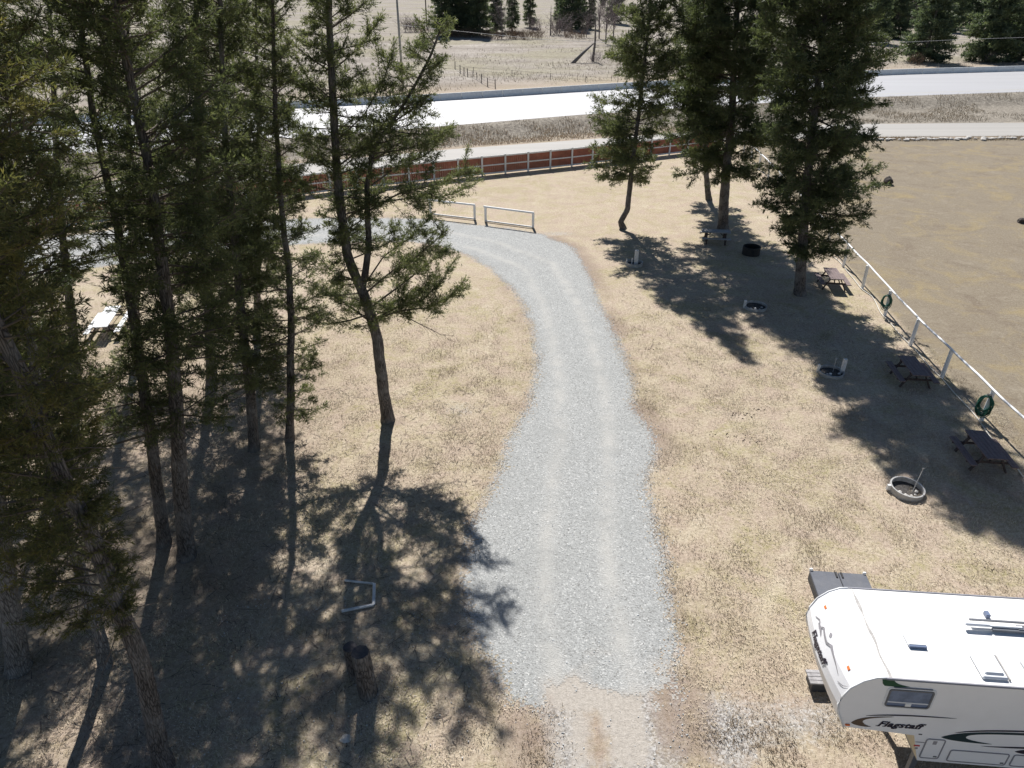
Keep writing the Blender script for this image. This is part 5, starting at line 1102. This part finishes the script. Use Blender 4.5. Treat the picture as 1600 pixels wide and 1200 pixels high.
# bare shrubs and trees
def shrub_proto(seed, label, H, W, n, mat, trunk=False, name='bare_shrub', group='bare shrubs in the far field'):
    global rng; rng = np.random.default_rng(seed); vs = []; fs = []; nv = 0
    def add(P_, r, k=3):
        nonlocal nv
        V, F = tube_np(P_, r, k); vs.append(V); fs.append(F + nv); nv += len(V)
    def grow(p, d, L, r, lev):
        m = 5; P_ = [p]; dd = d.copy()
        for i in range(m):
            dd = dd + rng.normal(0, .16, 3); dd[2] += .05; dd /= np.linalg.norm(dd); P_.append(P_[-1] + dd * L / m)
        P_ = np.array(P_); add(P_, np.linspace(r, r * .5, m + 1))
        if lev > 0:
            for i in range(4 if lev > 1 else 5):
                q = P_[rng.integers(1, m + 1)]; nd = dd * .6 + rng.normal(0, .55, 3); nd[2] = abs(nd[2]) * .8 + .1; nd /= np.linalg.norm(nd); grow(q, nd, L * rng.uniform(.45, .75), r * .55, lev - 1)
    for i in range(n):
        a = rng.random() * 6.28; d = np.array([math.cos(a) * W / H, math.sin(a) * W / H, 1.0]); d /= np.linalg.norm(d)
        if trunk: st_ = np.array([0, 0, H * rng.uniform(.15, .5)])
        else: st_ = np.array([rng.normal(0, W * .35), rng.normal(0, W * .35), 0])
        grow(st_, d, H * (.55 if not trunk else .4), .04, 2 if trunk else 2)
    if trunk: add(np.array([(0, 0, -.1), (0.1, 0, H * .4), (0, .1, H * .85)]), np.array([.16, .11, .03]), 6)
    o = link(name, np_mesh(name, np.concatenate(vs), np.concatenate(fs), [mat])); return tag(o, label, 'shrub' if not trunk else 'tree', group)
sA = shrub_proto(401, 'greyish bare shrub at the left of the far field', 4.6, 2.2, 16, M['shrub'])
sB = shrub_proto(402, 'tall bare tree with pale branches right of the far conifer row', 10.5, 4.0, 16, M['shrub'], True, 'bare_tree', 'bare trees in the far field')
sC = shrub_proto(403, 'low dark brushy thicket at the foot of the far conifers', 3.0, 3.0, 22, M['shrub_brown'], False, 'brush')
SL = [(634, 52, sA, 1.1, None), (645, 51, sA, 1.3, 'bare shrub beside the pale pole'), (652, 52, sA, 1.0, 'small bare shrub second from the pale pole'), (674, 53, sA, .9, 'low bare shrub left of the far conifer row'), (661, 53, sC, .8, 'dark brush under the thin distant pole'),
      (784, 62, sB, 1.0, None), (946, 70, sB, 1.15, 'pale bare tree leaning over the snag'), (936, 62, sB, 1.1, 'bare tree behind the leaning snag'), (958, 66, sB, 1.2, 'wide bare tree next to the lone slim fir'), (1400, 62, sB, 1.0, 'grey bare tree by the wide fir on the far bank'), (916, 60, sB, .7, 'small bare tree over the pale grass'),
      (700, 59, sC, 1.0, 'brush under the left end of the conifer row'), (718, 60, sC, 1.1, 'brush under the third far conifer'), (736, 60, sC, 1.1, 'brush under the middle of the conifer row'), (756, 61, sC, 1.1, 'brush at the right end of the conifer row'), (772, 63, sC, 1.0, None),
      (798, 63, sC, 1.2, 'dark hedge-like brush right of the bare tree'), (812, 63, sC, 1.2, 'dark hedge-like brush in the middle of its strip'), (826, 63, sC, 1.2, 'dark hedge-like brush under the lone green conifer'), (836, 62, sC, 1.2, 'right end of the dark hedge-like brush'), (835, 52, sA, 1.3, 'purplish shrub behind the hedge-like brush'),
      (870, 56, sA, 1.5, 'purplish shrub left under the far clump'), (880, 57, sA, 1.6, 'purplish shrub under the largest far conifer'), (890, 60, sC, 1.0, 'brown brush in front of the far clump'), (902, 62, sC, 1.1, 'brown brush right of the far clump'),
      (1428, 103, sC, .9, 'reddish brush at the foot of the broad conifer left of the gap'), (1545, 101, sA, .6, 'pale shrub under the broad yellow-green conifer'), (930, 100, sA, .6, 'small shrub at the foot of the leaning snag'), (1362, 100, sC, .8, 'brush behind the barrier by the wide fir')]
seen = set()
for k, (px, py, pr_, s, lab) in enumerate(SL):
    g = G(px, py); zz = float(hz(g[0], g[1]))
    if lab is None and pr_.name not in seen: o = pr_; seen.add(pr_.name)
    else:
        o = pr_.copy(); C.objects.link(o); o['label'] = lab or 'dark brush between the conifer row and the bare tree'
    if g[1] < 170: o['group'] = 'shrubs behind the highway'
    o.location = (g[0], g[1], zz - .05); o.rotation_euler = (0, 0, k * 1.3); o.scale = (s * random.uniform(.9, 1.15), s, s)
# leaning and standing snags, small lone dead conifer
a = Vector(G(893, 101)); b = Vector(P(927, 68, a.y + 3)); mb = MB(); mb.tube([tuple(a), tuple((a + b) / 2 + Vector((0, 0, .1))), tuple(b)], [.38, .3, .16], 8)
tag(mb.build('leaning_snag', M['snag'], smooth_=True), 'dead grey trunk leaning diagonally over the pale grass beyond the highway', 'dead tree')
a = Vector(G(926, 98)); mb = MB(); mb.tube([tuple(a), tuple(a + Vector((.3, 0, 4))), tuple(a + Vector((.1, 0, 9)))], [.28, .2, .07], 8)
for k in range(14):
    z = random.uniform(2, 8.5); an_ = random.uniform(0, 6.3); mb.tube([tuple(a + Vector((.2, 0, z))), tuple(a + Vector((.2 + 1.3 * math.cos(an_), 1.3 * math.sin(an_), z + random.uniform(-.3, .9))))], [.05, .015], 4)
tag(mb.build('standing_snag', M['snag']), 'upright dead trunk where the leaning snag rests', 'dead tree')
a = Vector(G(860, 57)); mb = MB(); mb.tube([tuple(a), tuple(a + Vector((0, 0, 8)))], [.22, .04], 7)
for k in range(24):
    z = random.uniform(2, 7.5); an_ = random.uniform(0, 6.3); l_ = 1.3 * (1 - z / 9); mb.tube([tuple(a + Vector((0, 0, z))), tuple(a + Vector((l_ * math.cos(an_), l_ * math.sin(an_), z - .3)))], [.05, .015], 4)
tag(mb.build('standing_snag', M['snag']), 'small bare spire of a dead conifer alone in the far field', 'dead tree')


# tall dry grass beyond the road and on the bank (uncountable)
rng = np.random.default_rng(5)
def tufts(name, label, xs_, ys_, hmin, hmax, wid_):
    n = len(xs_); zz = hz(xs_, ys_); az = rng.uniform(0, 6.28, n); h = rng.uniform(hmin, hmax, n); b0 = np.stack([xs_, ys_, zz], 1)
    sd2 = np.stack([np.cos(az), np.sin(az) * .3, np.zeros(n)], 1) * wid_; tip = b0 + np.stack([rng.normal(0, .2, n) * h, rng.normal(0, .2, n) * h, h], 1)
    V = np.stack([b0 - sd2, b0 + sd2, tip], 1).reshape(-1, 3)
    o = link(name, np_mesh(name, V, np.arange(3 * n).reshape(-1, 3), [M['blade']], attrs={'tint': ('FACE', 'FLOAT', np.clip(rng.normal(.6, .2, n), 0.1, .9))}))
    tag(o, label, 'grass', kind='stuff')
n = 60000; xa = rng.uniform(-70, 150, n); ya = yc(HF, xa) + 14 + 120 * rng.random(n) ** 1.3
k = fbm(xa, ya, 0.06, 4) > rng.uniform(.47, .85, n); tufts('tall_grass', 'tall pale dry grass tufts in the field beyond the highway', xa[k], ya[k], .2, .6, .04)
n = 60000; xa = rng.uniform(-45, 110, n); t_ = rng.random(n); ya = yc(FFr, xa) + .6 + t_ * (yc(HN, xa) - yc(FFr, xa) - 1.0)
k = fbm(xa, ya, 0.25, 4) > rng.uniform(.38, .6, n); tufts('verge_grass', 'dry stubble and weeds on the bank between the gravel road and the highway', xa[k], ya[k], .08, .35, .03)
n = 40000; xa = rng.uniform(-45, 75, n); ya = yc(FNr, xa) - .3 - 2.2 * rng.random(n) ** 1.5
k = (fbm(xa, ya, 0.4, 4) > rng.uniform(.40, .6, n)); tufts('roadside_grass', 'dry weeds along the near edge of the gravel road', xa[k], ya[k], .05, .25, .02)

# twigs, cones and needle litter under the left grove (uncountable)
n = 5200; xa = np.where(rng.random(n) < .75, rng.uniform(-16, -1, n), rng.uniform(6, 17, n)); ya = np.where(xa < 0, rng.uniform(9.5, 27, n), rng.uniform(28, 47, n))
ok = ~inside(xa, ya, poly); xa = xa[ok]; ya = ya[ok]; n = len(xa); az = rng.uniform(0, 6.28, n); L_ = rng.uniform(.03, .16, n) * (1 + 2.5 * (rng.random(n) < .04)); wd3 = rng.uniform(.004, .013, n)
cc = np.stack([xa, ya, np.full(n, .02)], 1); dd = np.stack([np.cos(az), np.sin(az), rng.normal(0, .08, n)], 1) * L_[:, None]; ss = np.stack([-np.sin(az), np.cos(az), np.zeros(n)], 1) * wd3[:, None]
V = np.stack([cc - dd - ss, cc - dd + ss, cc + dd + ss * .5, cc + dd - ss * .5], 1).reshape(-1, 3)
tag(link('forest_litter', np_mesh('forest_litter', V, np.arange(4 * n).reshape(-1, 4), [M['twig']])), 'fallen twigs and cones scattered on the lawn under the firs', 'litter', kind='stuff')
